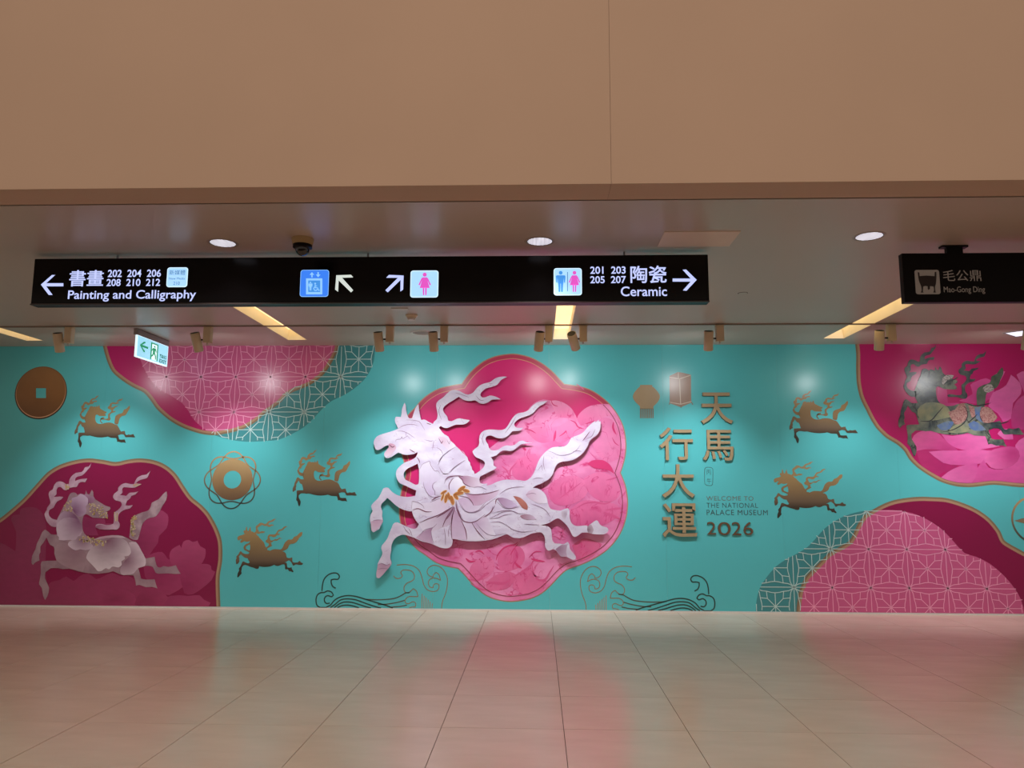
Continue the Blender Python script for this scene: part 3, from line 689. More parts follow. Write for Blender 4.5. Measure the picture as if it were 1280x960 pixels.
brn = [[(790,45),(870,40),(940,55),(990,95),(1015,160),(1030,220),(1060,262),(1110,280),(1155,265),(1165,225),(1145,210),(1120,218),(1112,245),(1085,240),(1070,210),(1080,175),(1115,160),(1150,165),(1178,182),(1165,130),(1140,110),(1118,130),(1112,150),
        (1080,140),(1060,110),(1068,75),(1110,48),(1165,55),(1210,95),(1238,160),(1238,230),(1222,300),(1195,370),(1188,430)],
       [(760,140),(785,162),(820,160),(840,140),(825,112),(840,92),(880,88),(920,98),(945,130),(942,170),(915,190),(880,205),(855,240),(860,280),(890,292),(915,275),(935,255),(965,275),(978,325),(950,325),(900,325),(870,345),(865,375),(890,388),(935,370),(958,385),(955,415),(925,418),(900,425)]]
vert = [[(1012+i*18,430),(1015+i*18,300+i*17)] for i in range(6)]
w0 = Wp(642.3, 700)[0]
for sgn in (1, -1):
    g = thing  # noqa
    def tr(ls): 
        out = []
        for L in ls:
            q = T(*wv, L); q = [(p[0], max(p[1], .02)) for p in q]
            out.append(q if sgn == 1 else [(2*w0-p[0], p[1]) for p in q])
        return out
    side = 'left of' if sgn == 1 else 'right of'
    ribbons('wave_lines', tr(dark), 3, M_waved, mural, w=.016, taper=False, label='dark green scrolled wave lines %s the medallion foot' % side)
    ribbons('wave_lines', tr(midl), 3, M_wavem, mural, w=.013, taper=False, label='brown-green wave lines %s the medallion foot' % side)
    ribbons('wave_lines', tr(brn), 3, M_waveb, mural, w=.0105, taper=False, label='pale brown scroll lines %s the medallion foot' % side)
    ribbons('wave_lines', tr(vert), 3, M_gold2, mural, w=.009, taper=False, smoothn=1)

# --- printed small text
def wtext(body, x0, y0, x1, y1, m, layer=3, bold=0, **k):
    ym, xm = (y0+y1)/2, (x0+x1)/2
    return text_mesh(body, Wp(x0, ym)[0], Wp(x1, ym)[0], Wp(xm, y1)[1], Wp(xm, y0)[1], D-.004-layer*LAY, m, mural, bold=bold, extrude=.0003, **k)
tt = (860,570,8.727)
def tp(x, y): return tt[0]+x/tt[2], tt[1]+y/tt[2]
for body, x0, y0, x1, y1, m, bo in (('WELCOME TO',198,438,712,486,M_txt1,.0),('THE NATIONAL',200,512,762,565,M_txt2,-.008),('PALACE MUSEUM',202,588,868,645,M_txt2,-.002)):
    A_, B_ = tp(x0, y0), tp(x1, y1); wtext(body, *A_, *B_, m, bold=bo, spacing=1.12)
fr = [tp(x, y) for x, y in ((195,125),(255,128),(270,145),(268,300),(255,322),(200,318),(182,300),(180,150))]
frw = smooth([Wp(*p) for p in fr], n=3)
ribbons('seal_frame', [frw+[frw[0]]], 3, M_txt2, mural, w=.006, taper=False, smoothn=1, label='fine ornate frame of the small seal')
A_, B_ = tp(200,150), tp(250,205); wtext('丙', *A_, *B_, M_txt2, bold=-.01)
A_, B_ = tp(205,242), tp(252,305); wtext('午', *A_, *B_, M_txt2, bold=-.01)

# --- left medallion: shadowy peonies behind, horse of petals in front
BGN = [0]
def bgp(org, pts, ap, ce, ca, layer=5, field=None):
    BGN[0] += 1; layer = 5+BGN[0]*.5
    ox, oy, s = org
    return shade('peony_petal', smooth(T(ox, oy, s, pts), n=2), Wp(ox+ap[0]/s, oy+ap[1]/s), ce, ca, layer, M_pet, mural, inc=[field or I3, WALL], grid=.07)
N2 = (0,560,4.573)
bgp(N2, [(-40,560),(0,540),(60,570),(90,590),(95,480),(65,410),(75,385),(115,380),(120,350),(160,338),(210,342),(250,380),(270,480),(260,700),(300,930),(-40,930)], (150,760), (138,44,84), (150,54,96))
bgp(m4, [(-700,1000),(-640,760),(-560,660),(-470,640),(-400,600),(-320,650),(-260,600),(-160,570),(-80,630),(0,600),(90,560),(180,600),(260,590),(340,640),(430,650),(500,720),(600,750),(660,830),(600,960)], (0,900), (146,46,88), (156,54,98), 5)
bgp(m4, [(300,200),(420,60),(440,-40),(560,-120),(680,-60),(690,0),(670,90),(590,170),(580,240),(530,310),(470,400),(380,330)], (350,250), (170,66,112), (140,36,84), 6)
bgp(m4, [(420,400),(540,350),(620,340),(660,380),(680,410),(760,460),(820,560),(860,700),(700,800),(560,760),(440,600)], (560,600), (166,60,106), (144,38,86), 6)
bgp(m4, [(860,780),(800,560),(720,460),(700,380),(730,310),(810,265),(830,300),(850,230),(910,212),(950,235),(1000,218),(1030,280),(1085,310),(1080,400),(1040,470),(1100,468),(1145,490),(1150,530),(1190,550),(1150,640),(1060,720),(950,790)], (850,720), (176,72,116), (146,38,88), 7)
bgp(m4, [(500,1000),(620,840),(800,800),(900,810),(1020,800),(1070,850),(1140,880),(1100,960),(1100,1000)], (700,900), (168,62,108), (150,46,94), 7)
bgp(m4, [(-60,1000),(-20,800),(60,760),(200,740),(330,800),(340,900),(300,1000)], (120,900), (162,58,102), (132,30,76), 7)
bgp(m4, [(330,900),(380,780),(500,720),(620,760),(690,830),(640,900),(500,960)], (420,900), (162,58,102), (132,30,76), 8)
bgp(m1, [(590,560),(610,520),(650,485),(700,490),(715,520),(680,560),(640,590)], (640,600), (150,44,96), (130,26,80), 9)
bgp(m1, [(800,800),(900,830),(1080,840),(1090,900),(1180,900),(1190,930),(960,960),(1000,1060),(760,1060),(780,900)], (850,900), (160,58,104), (136,32,84), 9)
HPN = [0]
def hp(org, pts, ap, ce, ca, layer=12, n=2, g=.04, ex=()):
    HPN[0] += 1; layer += HPN[0]*.09
    ox, oy, s = org
    return shade('horse_petal', smooth(T(ox, oy, s, pts), n=n), Wp(ox+ap[0]/s, oy+ap[1]/s), ce, ca, layer, M_pet, mural, inc=[WALL], grid=g)
BG = (176,134,150)
flat('petal_horse', B_all[:1], 11, mat('mauve_grey_horse_print', (150,118,132), c2=(170,142,152), rough=WR, ns=6), mural, label='horse built of pale mauve petals, looking back')
flat('petal_horse_mane', B_all[1:3], 11, mat('pale_mauve_mane_print', (182,140,164), c2=(202,172,190), rough=WR, ns=9), mural, label='pale mauve curling mane')
flat('petal_horse_tail', B_all[3:], 11, mat('grey_mauve_tail_print', (150,120,132), c2=(182,156,166), rough=WR, ns=9), mural, label='grey mauve feathered tail')
hp(m1, [(445,960),(440,900),(470,800),(540,735),(640,745),(720,820),(770,900),(780,980),(760,1060),(640,1080),(520,1100),(450,1060)], (700,800), (212,186,206), (112,58,100), 12)
hp(m3, [(370,40),(360,120),(385,155),(385,215),(440,222),(510,215),(560,222),(600,170),(640,100),(630,40),(560,-20),(440,-20)], (620,0), (216,196,212), (124,70,108), 13)
hp(m1, [(640,590),(650,560),(720,540),(760,505),(820,530),(860,570),(855,640),(830,680),(840,740),(800,790),(740,810),(690,770),(650,700)], (670,740), (206,180,206), (120,66,108), 14)
hp(m1, [(800,520),(855,510),(890,540),(935,540),(950,590),(900,640),(860,640),(850,580)], (860,640), (176,134,164), (120,70,104), 13)
hp(m3, [(485,270),(500,235),(580,210),(680,215),(760,280),(740,310),(680,330),(620,318),(570,330),(520,305)], (650,200), (216,196,210), (120,68,102), 13)
hp(m4, [(-175,370),(-129,293),(-12,235),(86,196),(160,178),(250,230),(285,300),(293,345),(268,380),(222,385),(228,415),(190,440),(196,475),(160,505),(110,495),(85,500),(60,525),(25,512),(-22,543),(-60,545),(-82,520),(-110,489),(-149,450),(-184,405)], (50,205), (228,214,222), (122,70,98), 14, g=.06)
hp(m4, [(270,240),(345,235),(400,320),(450,420),(440,490),(370,510),(320,570),(240,585),(190,580),(180,520),(230,430),(290,370)], (230,420), (222,202,214), (124,74,102), 13)
hp(m3, [(340,300),(360,440),(520,530),(650,560),(680,450),(690,370),(620,330),(520,310),(470,250),(400,250)], (560,330), (176,148,158), (150,112,128), 12)
hp(m3, [(780,75),(830,50),(920,60),(980,40),(1010,100),(940,105),(830,100)], (800,75), (210,176,196), (150,90,120), 13, g=.03)
hp(m4, [(-120,215),(-40,180),(100,162),(200,170),(240,195),(100,185),(-40,205)], (0,200), (210,190,200), (190,150,168), 15, g=.03)
st = []
for i in range(46):
    x, y = random.uniform(620, 900), random.uniform(150, 270)
    y = 150+(x-620)*.28+random.uniform(-5, 65); t = random.uniform(-.6, .9)+math.pi/2
    st.append(T(*m3, [(x, y), (x+random.uniform(10,26)*math.cos(t)+random.uniform(-8,14), y+random.uniform(10,28)*math.sin(t))]))
for i in range(52):
    x = random.uniform(860, 1110); lo = 560+(x-860)*.42; hi = 800 if x < 1000 else 820
    y = random.uniform(lo+40, hi) if x > 900 else random.uniform(640, 780)
    st.append(T(*m1, [(x, y), (x+random.uniform(-22,26), y+random.uniform(-26,26))]))
for i in range(22):
    x, y = random.uniform(530, 650), random.uniform(600, 750)
    st.append(T(*m1, [(x, y), (x+random.uniform(-20,26), y+random.uniform(-18,22))]))
for i in range(30):
    k = i/29; st.append(T(*m2, [(460+random.uniform(-8,60)*(1-k*.4)+ (120*max(0,k-.7)), 960-k*260+random.uniform(-8,8)), (482+random.uniform(-8,60)+(120*max(0,k-.7)), 940-k*260)]))
for q in ((m1,[(560,380),(575,450)]),(m1,[(590,375),(600,445)]),(m1,[(570,410),(620,415)]),(m2,[(255,640),(270,760)]),(m2,[(290,650),(285,760)]),(m2,[(255,700),(295,690)]),(m2,[(500,290),(560,262)]),(m2,[(530,300),(600,270)])):
    st.append(T(*q[0], q[1]))
ribbons('stamens', st[::2], 16, mat('yellow_stamen_print', (206,176,104), rough=WR), mural, w=.012, taper=False, smoothn=1, kind='stuff', label='yellow stamens on head, neck and tail')
ribbons('stamens', st[1::2], 16, mat('pale_stamen_print', (218,200,160), rough=WR), mural, w=.011, taper=False, smoothn=1, kind='stuff', label='pale stamens on head, neck and tail')

# --- right medallion: pink petals and a grey-green patterned horse
n1 = (1100,425,7.111); n2 = (1100,500,7.111)
RPN = [0]
def rp(org, pts, ap, ce, ca, layer=5):
    RPN[0] += 1; layer = 5+(layer-5)*1.4+RPN[0]*.09
    ox, oy, s = org
    return shade('peony_petal', smooth(T(ox, oy, s, pts), n=2), Wp(ox+ap[0]/s, oy+ap[1]/s), ce, ca, layer, M_pet, mural, inc=[I4, WALL], grid=.06)
LP, MP, DP = (226,112,176), (206,78,150), (178,44,116)
rp(n2, [(280,350),(330,290),(420,270),(500,285),(560,340),(640,400),(700,460),(600,460),(500,440),(400,440),(320,455)], (600,480), (222,96,160), DP, 6)
rp(n2, [(540,300),(640,320),(760,300),(870,300),(960,330),(1060,410),(960,430),(800,450),(680,430),(600,380)], (620,440), LP, MP, 6)
rp(n2, [(320,455),(480,440),(640,470),(700,540),(640,640),(560,640),(480,690),(380,620)], (640,520), (190,48,116), (168,30,100), 5)
rp(n2, [(430,460),(560,450),(700,450),(860,440),(1000,450),(1120,430),(1000,540),(860,570),(700,580),(560,560)], (700,640), LP, MP, 7)
rp(n2, [(540,690),(600,640),(700,590),(860,560),(860,640),(790,760),(640,760)], (860,560), LP, MP, 8)
rp(n2, [(790,760),(850,620),(920,530),(960,600),(1080,620),(1230,540),(1300,560),(1300,780),(900,800)], (1000,660), (214,88,156), MP, 7)
rp(n2, [(930,520),(960,460),(1080,420),(1200,420),(1240,500),(1180,580),(1080,615),(980,600)], (1180,480), (222,104,168), DP, 8)
rp(n2, [(1040,300),(1080,260),(1160,270),(1180,350),(1100,350)], (1180,360), LP, MP, 8)
rp(n2, [(1200,400),(1280,330),(1420,300),(1500,500),(1400,760),(1280,740),(1220,560)], (1280,560), LP, MP, 6)
rp(n1, [(800,400),(850,370),(940,340),(1000,380),(1010,470),(920,560),(780,560),(700,540),(820,480)], (900,560), (218,84,154), DP, 5)
rp(n1, [(590,430),(600,560),(700,560),(640,600),(500,580),(510,420)], (560,560), (208,70,140), (186,46,118), 5)
rp(n1, [(1000,470),(1060,440),(1120,400),(1160,310),(1240,380),(1250,480),(1180,560),(1160,700),(1090,730),(1040,650),(960,590)], (1060,700), LP, MP, 6)
rp(n1, [(1010,330),(1050,285),(1110,280),(1070,360),(1030,420)], (1060,400), LP, MP, 5)
rp(n1, [(1170,780),(1160,680),(1200,560),(1260,500),(1380,460),(1420,700),(1300,800)], (1160,780), (214,92,160), DP, 7)
rp(n1, [(1210,310),(1260,280),(1380,270),(1420,460),(1280,480),(1250,400)], (1300,480), LP, MP, 5)
rb = (1120.5, 1120.5+186*.835, 430, 571)
RB = [fit(q, BB, *rb) for q in B_all]
flat('patterned_horse', RB[:1], 11, mat('grey_green_horse_print', (58,70,76), c2=(122,128,112), rough=WR, ns=5, noise=.15, vein=((34,40,46), 5, .03)), mural, inc=[I4, WALL], label='grey-green patterned horse looking back')
flat('patterned_horse_mane', RB[1:3], 11, mat('slate_mane_print', (62,66,74), c2=(92,104,96), rough=WR, ns=12), mural, inc=[I4, WALL], label='dark slate curling mane')
flat('patterned_horse_tail', RB[3:], 11, mat('dark_green_tail_print', (66,82,70), c2=(94,108,92), rough=WR, ns=12), mural, inc=[I4, WALL], label='dark green tail')
def rpatch(pts, c, layer=12):
    flat('horse_patch', [smooth(T(*n1, pts), n=2)], layer, c, mural, inc=[I4])
Mblu = mat('blue_patch_print', (84,110,160), c2=(108,124,140), rough=WR, ns=14)
Mpk = mat('beige_pink_patch_print', (190,148,140), c2=(130,80,80), rough=WR, ns=60, noise=.3)
Mol = mat('olive_patch_print', (150,150,116), c2=(112,124,104), rough=WR, ns=10)
Mwh = mat('speckled_pale_patch_print', (214,206,200), c2=(90,80,80), rough=WR, ns=70, noise=.3)
rpatch([(330,620),(400,560),(520,560),(600,600),(640,680),(560,700),(440,720),(350,700)], Mol)
rpatch([(600,640),(660,620),(700,570),(740,560),(770,620),(770,690),(720,740),(660,750)], Mpk, 13)
rpatch([(780,580),(830,600),(840,680),(810,690)], Mpk, 13)
rpatch([(890,620),(930,590),(990,620),(1040,690),(1000,730),(920,735),(885,690)], Mpk, 13)
rpatch([(840,600),(900,590),(880,660),(920,740),(850,700)], Mblu, 13)
rpatch([(500,760),(600,720),(650,730),(620,790),(540,800)], Mblu, 13)
rpatch([(780,750),(830,720),(900,760),(940,800),(860,810),(800,790)], Mblu, 13)
rpatch([(640,770),(720,740),(780,780),(800,810),(680,830),(600,820)], Mol)
rpatch([(545,390),(550,345),(590,312),(650,315),(640,340),(590,360),(570,400)], Mwh, 14)
rpatch([(910,430),(950,395),(990,400),(1010,440),(960,468),(920,455)], Mwh, 14)
dl = [[(430,540),(410,520),(440,505),(490,515),(490,540),(450,550)],[(350,720),(440,720),(500,660),(560,590)],[(540,820),(640,800),(740,740),(775,660),(740,580)],[(760,560),(830,585),(920,575),(980,560)],
      [(770,740),(820,700),(860,660)],[(930,750),(1000,735),(1080,740),(1140,720)],[(640,780),(600,730)],[(560,400),(600,370),(660,350),(690,330)]]
ribbons('horse_pattern_line', [T(*n1, q) for q in dl], 15, mat('dark_slate_line_print', (52,54,60), rough=WR), mural, w=.014, kind='stuff')

# ================================================================== RAISED LETTERING AND HORSE
TH = .06
hc = thing('horse_cutout', 'large raised white horse cutout of folded petals on the pink centre medallion', 'wall art', (0, 0, 0))
YF = D-.006-TH
plate('board', WHV, WHF, YF, YF+.012, M_white, M_edge, hc, label='white board printed with petals')
for q in ((505,545),(545,575),(600,640),(560,660),(660,655),(700,560)):
    p = Wp(*q); box('spacer', (p[0]-.02, YF+.012, p[1]-.02), (p[0]+.02, D-.0142, p[1]+.02), M_edge, hc)
LY0 = .0008
def onboard(l): return YF+.004-l*.0005     # decal() takes .004 off again
fl1 = [(a,[(415,495),(470,460),(540,440),(620,440),(690,460)]),(a,[(400,525),(480,530),(550,560),(600,595),(640,620)]),(a,[(380,670),(390,640),(450,630),(460,600),(475,630),(540,590),(580,640)]),
 (a,[(510,380),(600,380),(690,400),(730,450),(770,520)]),(a,[(760,640),(850,660),(880,650)]),(a,[(870,780),(880,700),(890,650)]),(a,[(920,740),(980,780),(1010,840)]),(a,[(940,940),(1000,860),(1090,790),(1170,735)]),
 (a,[(1060,640),(1090,700),(1110,640)]),(c_,[(700,180),(740,110),(830,70),(850,130),(900,200),(940,200),(970,240)]),(c_,[(940,130),(970,60),(1000,10)]),(c_,[(750,340),(760,420),(820,520),(880,550),(970,530)]),
 (c_,[(930,340),(880,370),(870,420),(900,470),(900,520),(970,525)]),(c_,[(1000,240),(1060,240),(1080,235)]),(c_,[(1090,220),(1150,160),(1240,100)]),(c_,[(1085,440),(1090,380),(1140,300)]),(c_,[(590,720),(600,600),(680,620),(740,660),(760,700)]),
 (c_,[(830,620),(900,590),(980,560)]),(c_,[(1190,620),(1220,740),(1280,860)]),(c_,[(420,640),(450,680)]),(c_,[(480,650),(490,700)]),(c_,[(520,690),(530,640)]),(c_,[(80,860),(130,850),(200,850)]),
 (e_,[(140,700),(200,680),(260,700),(310,680)]),(e_,[(140,760),(200,745),(280,750)]),(e_,[(230,530),(300,480)]),(d_,[(170,480),(200,420),(280,380),(380,370),(440,400)]),(d_,[(560,530),(620,515),(680,530),(740,560)]),
 (d_,[(350,680),(400,790),(470,850),(560,860),(640,830),(720,760),(800,700),(880,650)]),(d_,[(870,670),(950,770),(1040,805),(1140,770)]),(d_,[(760,940),(850,900),(950,850),(1080,840),(1180,880)]),(d_,[(900,620),(1000,550),(1130,520),(1240,520)]),
 (d_,[(100,200),(150,110),(260,20)]),(d_,[(100,250),(160,340),(240,345)]),(d_,[(240,340),(330,240),(460,160)]),(f_,[(170,90),(230,190),(320,215),(420,180),(520,60)]),(f_,[(600,130),(580,210),(500,280)]),
 (f_,[(560,300),(660,290),(760,250),(860,240)]),(f_,[(580,230),(700,200),(820,190),(940,230),(1040,230)]),(f_,[(770,370),(860,440),(980,475),(1150,460)]),(f_,[(560,350),(700,345),(800,400)]),(f_,[(640,60),(760,160),(880,160),(960,130)]),
 (f_,[(370,340),(450,440),(540,510),(640,520),(780,490)]),(g_,[(360,520),(430,540),(500,575),(580,580),(670,560),(760,500),(800,440)]),(g_,[(700,535),(760,520),(820,530)]),(g_,[(880,360),(950,330),(1000,230)]),
 (g_,[(170,900),(230,880),(310,885)]),(g_,[(230,790),(290,710),(300,790)]),(g_,[(320,580),(310,680),(330,780)]),(h_,[(60,240),(130,220),(170,230)]),(h_,[(110,330),(200,360),(270,400),(315,470)]),(h_,[(40,540),(110,545),(200,548)]),
 (e_,[(480,180),(520,240),(580,300)]),(e_,[(550,210),(580,260),(600,320)]),(e_,[(850,240),(860,330),(890,420)]),(e_,[(930,150),(880,200),(760,240),(690,330)]),(e_,[(1020,200),(1040,320),(1040,440)]),(e_,[(1110,140),(1080,260),(1080,330)]),
 (b,[(100,400),(80,470),(110,560)]),(b,[(250,270),(320,290),(400,320)]),(b,[(470,300),(520,350),(560,350)]),(b,[(560,700),(540,760),(560,830)]),(b,[(900,520),(840,620),(780,700)])]
fl2 = [(c_,[(690,890),(800,840),(960,780),(1060,720),(1140,670)]),(c_,[(1150,680),(1080,780),(1030,870),(1000,950)]),(c_,[(1170,690),(1130,800),(1120,900)]),(c_,[(1030,330),(1080,280),(1200,265),(1280,270)]),(d_,[(240,560),(235,490),(290,400)]),
 (d_,[(360,375),(410,420),(430,470),(520,520)]),(d_,[(440,600),(560,620),(700,610),(800,590),(900,560)]),(d_,[(370,640),(480,660),(540,720),(560,770)]),(d_,[(850,750),(860,690),(900,665)]),(d_,[(690,920),(780,860),(840,760)]),
 (d_,[(330,700),(340,800),(380,900),(400,950)]),(d_,[(0,700),(60,660),(130,640)]),(d_,[(280,780),(180,860),(60,930)]),(d_,[(300,790),(250,880),(200,950)]),(f_,[(100,60),(130,200),(190,310),(240,340),(320,350),(400,320),(500,240)]),
 (f_,[(180,320),(240,450),(260,580)]),(f_,[(320,350),(400,470),(500,580)]),(f_,[(60,580),(50,400),(80,200)]),(a,[(290,700),(340,740),(370,720)]),(a,[(565,765),(600,790),(640,810)]),(a,[(950,620),(990,690),(1010,650)]),(a,[(660,870),(690,910),(700,950)]),(a,[(790,420),(820,430),(850,440)]),
 (c_,[(600,720),(680,700),(780,740),(860,740)]),(g_,[(830,390),(870,340),(930,260)])]
HSN = [0]
def hshade(org, pts, ap, ce, ca, l=2):
    HSN[0] += 1; l += HSN[0]*.12
    ox, oy, s = org
    shade('petal', smooth(T(ox, oy, s, pts), n=2), Wp(ox+ap[0]/s, oy+ap[1]/s), ce, ca, 0, M_petw, hc, inc=[WH], grid=.035, yb=onboard(l))
LW, LM, MM = (226,222,240), (196,176,212), (160,124,158)
hshade(c_, [(700,180),(740,110),(830,70),(900,200),(990,300),(930,340),(880,370),(900,520),(820,520),(760,420),(700,320)], (840,530), LW, (204,186,222))
hshade(c_, [(590,720),(600,600),(680,620),(830,620),(980,560),(1100,640),(1060,720),(960,780),(800,800),(680,760)], (1080,620), LW, (208,190,216))
hshade(c_, [(690,890),(960,780),(1140,670),(1170,690),(1120,900),(1000,950),(880,1000),(760,1020)], (1150,680), (222,214,234), MM)
hshade(d_, [(350,375),(480,370),(560,390),(640,410),(650,470),(700,480),(640,520),(560,530),(470,500),(420,450)], (400,410), (226,216,236), (166,120,150))
hshade(d_, [(440,600),(560,620),(700,610),(900,560),(860,640),(760,700),(640,760),(560,770),(520,690)], (560,620), (214,196,222), (184,140,172))
hshade(d_, [(350,680),(420,660),(520,700),(570,770),(700,740),(880,650),(720,760),(640,830),(560,860),(470,850),(400,790)], (400,640), LW, (196,168,202))
hshade(d_, [(870,670),(940,660),(1060,700),(1150,770),(1040,805),(950,770)], (880,670), (206,188,222), MM)
hshade(d_, [(300,410),(360,390),(420,460),(460,520),(380,560),(280,600),(240,540),(250,460)], (260,600), (234,232,246), (206,196,226))
hshade(f_, [(60,580),(50,400),(100,180),(190,320),(240,450),(260,580),(160,575)], (110,120), (210,192,220), (178,142,176))
hshade(f_, [(220,350),(320,350),(400,470),(500,580),(380,595),(262,590)], (320,340), LW, (206,190,220))
hshade(f_, [(320,350),(400,320),(500,240),(560,350),(640,520),(560,570),(520,560)], (340,340), LW, (190,160,196))
hshade(f_, [(960,262),(1040,238),(1130,260),(1180,310),(1060,316),(990,295)], (970,270), (208,190,218), (150,104,122), 3)
hshade(f_, [(870,0),(960,18),(1040,88),(1066,140),(1060,184),(1000,162),(940,90)], (1000,60), (160,96,92), (188,120,108), 3)
hshade(e_, [(650,340),(700,290),(800,230),(880,200),(850,260),(860,340),(880,425),(780,395)], (860,220), (206,180,210), MM)
hshade(e_, [(140,700),(200,680),(260,700),(315,680),(320,700),(270,760),(210,830),(160,875),(130,865),(125,810)], (240,690), (210,184,208), (180,146,176))
hshade(c_, [(52,870),(130,852),(205,850),(212,870),(165,940),(85,1010),(60,980)], (130,850), (216,196,220), (196,160,190))
hshade(h_, [(700,565),(740,545),(765,600),(745,642),(705,628)], (705,600), (196,176,196), (126,100,114))
hshade(h_, [(370,800),(440,752),(490,760),(480,830),(490,880),(430,880),(395,845)], (400,800), (196,172,200), (150,112,144))
hshade(h_, [(430,408),(490,398),(490,440),(465,500),(432,460)], (470,440), (216,208,226), (168,150,176))
hshade(h_, [(90,200),(150,180),(220,195),(270,250),(285,320),(200,330),(100,280),(60,240)], (60,240), LW, (200,168,196))
hshade(g_, [(840,380),(900,290),(960,200),(1000,190),(990,260),(940,340),(880,380)], (850,380), (222,214,236), (188,164,200))
hshade(a, [(285,715),(300,690),(360,700),(390,740),(360,800),(300,860),(240,850),(235,820)], (320,700), (224,206,226), (200,150,176))
hshade(a, [(940,600),(1010,600),(1110,650),(1180,730),(1090,790),(1000,700)], (1000,650), LW, (206,176,200))
ribbons('fold_line', [T(*o_, q) for o_, q in fl1], 0, M_fold, hc, w=.0072, kind='stuff', yb=onboard(7), clip=lambda c: inside(c, WH), label='thin mauve fold lines')
ribbons('fold_line', [T(*o_, q) for o_, q in fl2], 0, M_foldd, hc, w=.0115, kind='stuff', yb=onboard(8), clip=lambda c: inside(c, WH), label='dark mauve fold lines')
def ell(cx, cy, rx, ry, ang, k=1):
    t = R(ang); return [(cx+k*(rx*math.cos(u)*math.cos(t)-ry*math.sin(u)*math.sin(t)), cy+k*(rx*math.cos(u)*math.sin(t)+ry*math.sin(u)*math.cos(t))) for u in [i*math.pi/8 for i in range(16)]]
for (x, y, rx, ry, an) in ((195,672,60,20,100),(232,640,50,16,80),(275,695,62,24,75),(325,650,46,20,50),(365,605,62,22,-10),(400,545,60,22,-35),(462,570,46,20,15),(165,590,46,14,-30),(150,655,50,12,110)):
    flat('stamen', [T(*d_, ell(x, y, rx+7, ry+7, an))], 0, M_staml, hc, yb=onboard(9)); flat('stamen', [T(*d_, ell(x, y, rx, ry, an))], 0, M_stam, hc, yb=onboard(10))

def raised(body, x0, y0, x1, y1, label, m=M_char, th=.034, bold=.008, name='raised_character', cat='lettering', group=None):
    ym, xm = (y0+y1)/2, (x0+x1)/2
    t = thing(name, label, cat, (0,0,0), group)
    text_mesh(body, Wp(x0, ym)[0], Wp(x1, ym)[0], Wp(xm, y1)[1], Wp(xm, y0)[1], D-.0045, m, t, name='letter', bold=bold, extrude=th, side=mat('shaded_letter_side', (84,62,46), rough=.6))  # sides painted dark brown for the shadow along the letters
G1 = 'raised characters of the slogan'
for ch, q, lb in (('天',(875.3,491,915,530),'topmost raised gold-brown character in the right column of the slogan'),
          ('馬',(877.5,537.5,916,575.8),'raised gold-brown character with four lower strokes, below the topmost in the right column'),
          ('行',(823.8,534.5,865.5,575.3),'first raised gold-brown character of the left column, under the square lantern'),
          ('大',(826.8,580.5,867.5,622),'raised three-stroke gold-brown character in the middle of the left column'),
          ('運',(827.5,629,870.8,671.5),'lowest and densest raised gold-brown character of the left column')):
    raised(ch, *q, lb, group=G1)
for ch, q, lb in (('2',(883.6,652.2,894.5,668),'first raised bronze digit of the year, a 2 under the welcome text'),('0',(897,652.5,913,668.8),'round raised bronze zero of the year'),
          ('2',(914.8,652.5,926,668.8),'third raised bronze digit of the year, a 2 between zero and six'),('6',(929,652.5,941,668.8),'last raised bronze digit of the year, a 6')):
    raised(ch, *q, lb, m=M_num, th=.015, bold=-.006, name='raised_digit', group='raised digits of the year')

# ================================================================== SIGNS
def SP(Y): return lambda x, y: Wp(x, y, Y)
def rrect(x0, x1, z0, z1, r, n=5):
    P = []
    for cx, cz, s in ((x1-r, z1-r, 0), (x0+r, z1-r, 90), (x0+r, z0+r, 180), (x1-r, z0+r, 270)):
        for i in range(n+1): t = R(s+90*i/n); P.append((cx+r*math.cos(t), cz+r*math.sin(t)))
    return P
YS = 6.0
sg = thing('directional_sign', 'long black backlit hanging sign with arrows, room numbers and lift and toilet symbols', 'sign', (0, 0, 0))
sp = SP(YS)
X0 = sp(40.2, 352)[0]; X1 = sp(886, 348)[0]; Z1 = (sp(200, 322)[1]+sp(800, 318.6)[1])/2; Z0 = (sp(200, 380.6)[1]+sp(800, 377)[1])/2
box('case', (X0, YS+.006, Z0-.003), (X1, YS+.1, Z1), M_blackm, sg, bevel=.003)
box('face_panel', (X0+.012, YS, Z0+.012), (X1-.012, YS+.007, Z1-.004), M_black, sg, label='glossy black face')
box('bottom_rail', (X0, YS-.003, Z0-.003), (X1, YS+.012, Z0+.008), M_sedge, sg, label='thin lower lip, its highlight painted grey')
for k in (.12, .5, .88):
    xx = X0+(X1-X0)*k; box('hanger', (xx-.007, YS+.06, Z1-.002), (xx+.007, YS+.074, ZC), M_grey, sg)
def spoly(name, polys, m, layer, parent=sg, Y=YS, label=None):
    V, Fs = [], []
    for q in polys:
        v, f = region([q]); n = len(V); V += v; Fs += [tuple(i+n for i in g_) for g_ in f]
    plate(name, V, Fs, Y-.0008-layer*.0008, Y-layer*.0008+.0002, m, m, parent, label=label)
def stext(body, x0, y0, x1, y1, m, layer=0, Y=YS, parent=sg, bold=.0, **k):
    ym, xm = (y0+y1)/2, (x0+x1)/2; s = SP(Y)
    text_mesh(body, s(x0, ym)[0], s(x1, ym)[0], s(xm, y1)[1], s(xm, y0)[1], Y-layer*.0008, m, parent, bold=bold, extrude=.0008, **k)
s1 = (40,330,5.818); s2 = (360,330,6.095); s3 = (680,320,6.095)
spoly('arrow', [T(*s1, [(65,150),(145,80),(168,80),(103,140),(228,140),(228,162),(103,162),(150,225),(122,225)], sp)], M_letE, 0, label='lit arrow pointing left')
stext('書畫', 86.8, 337.6, 129.4, 358, M_letE, bold=.012)
stext('202  204  206', 134.9, 337, 201.2, 346.3, M_letE, bold=.016)
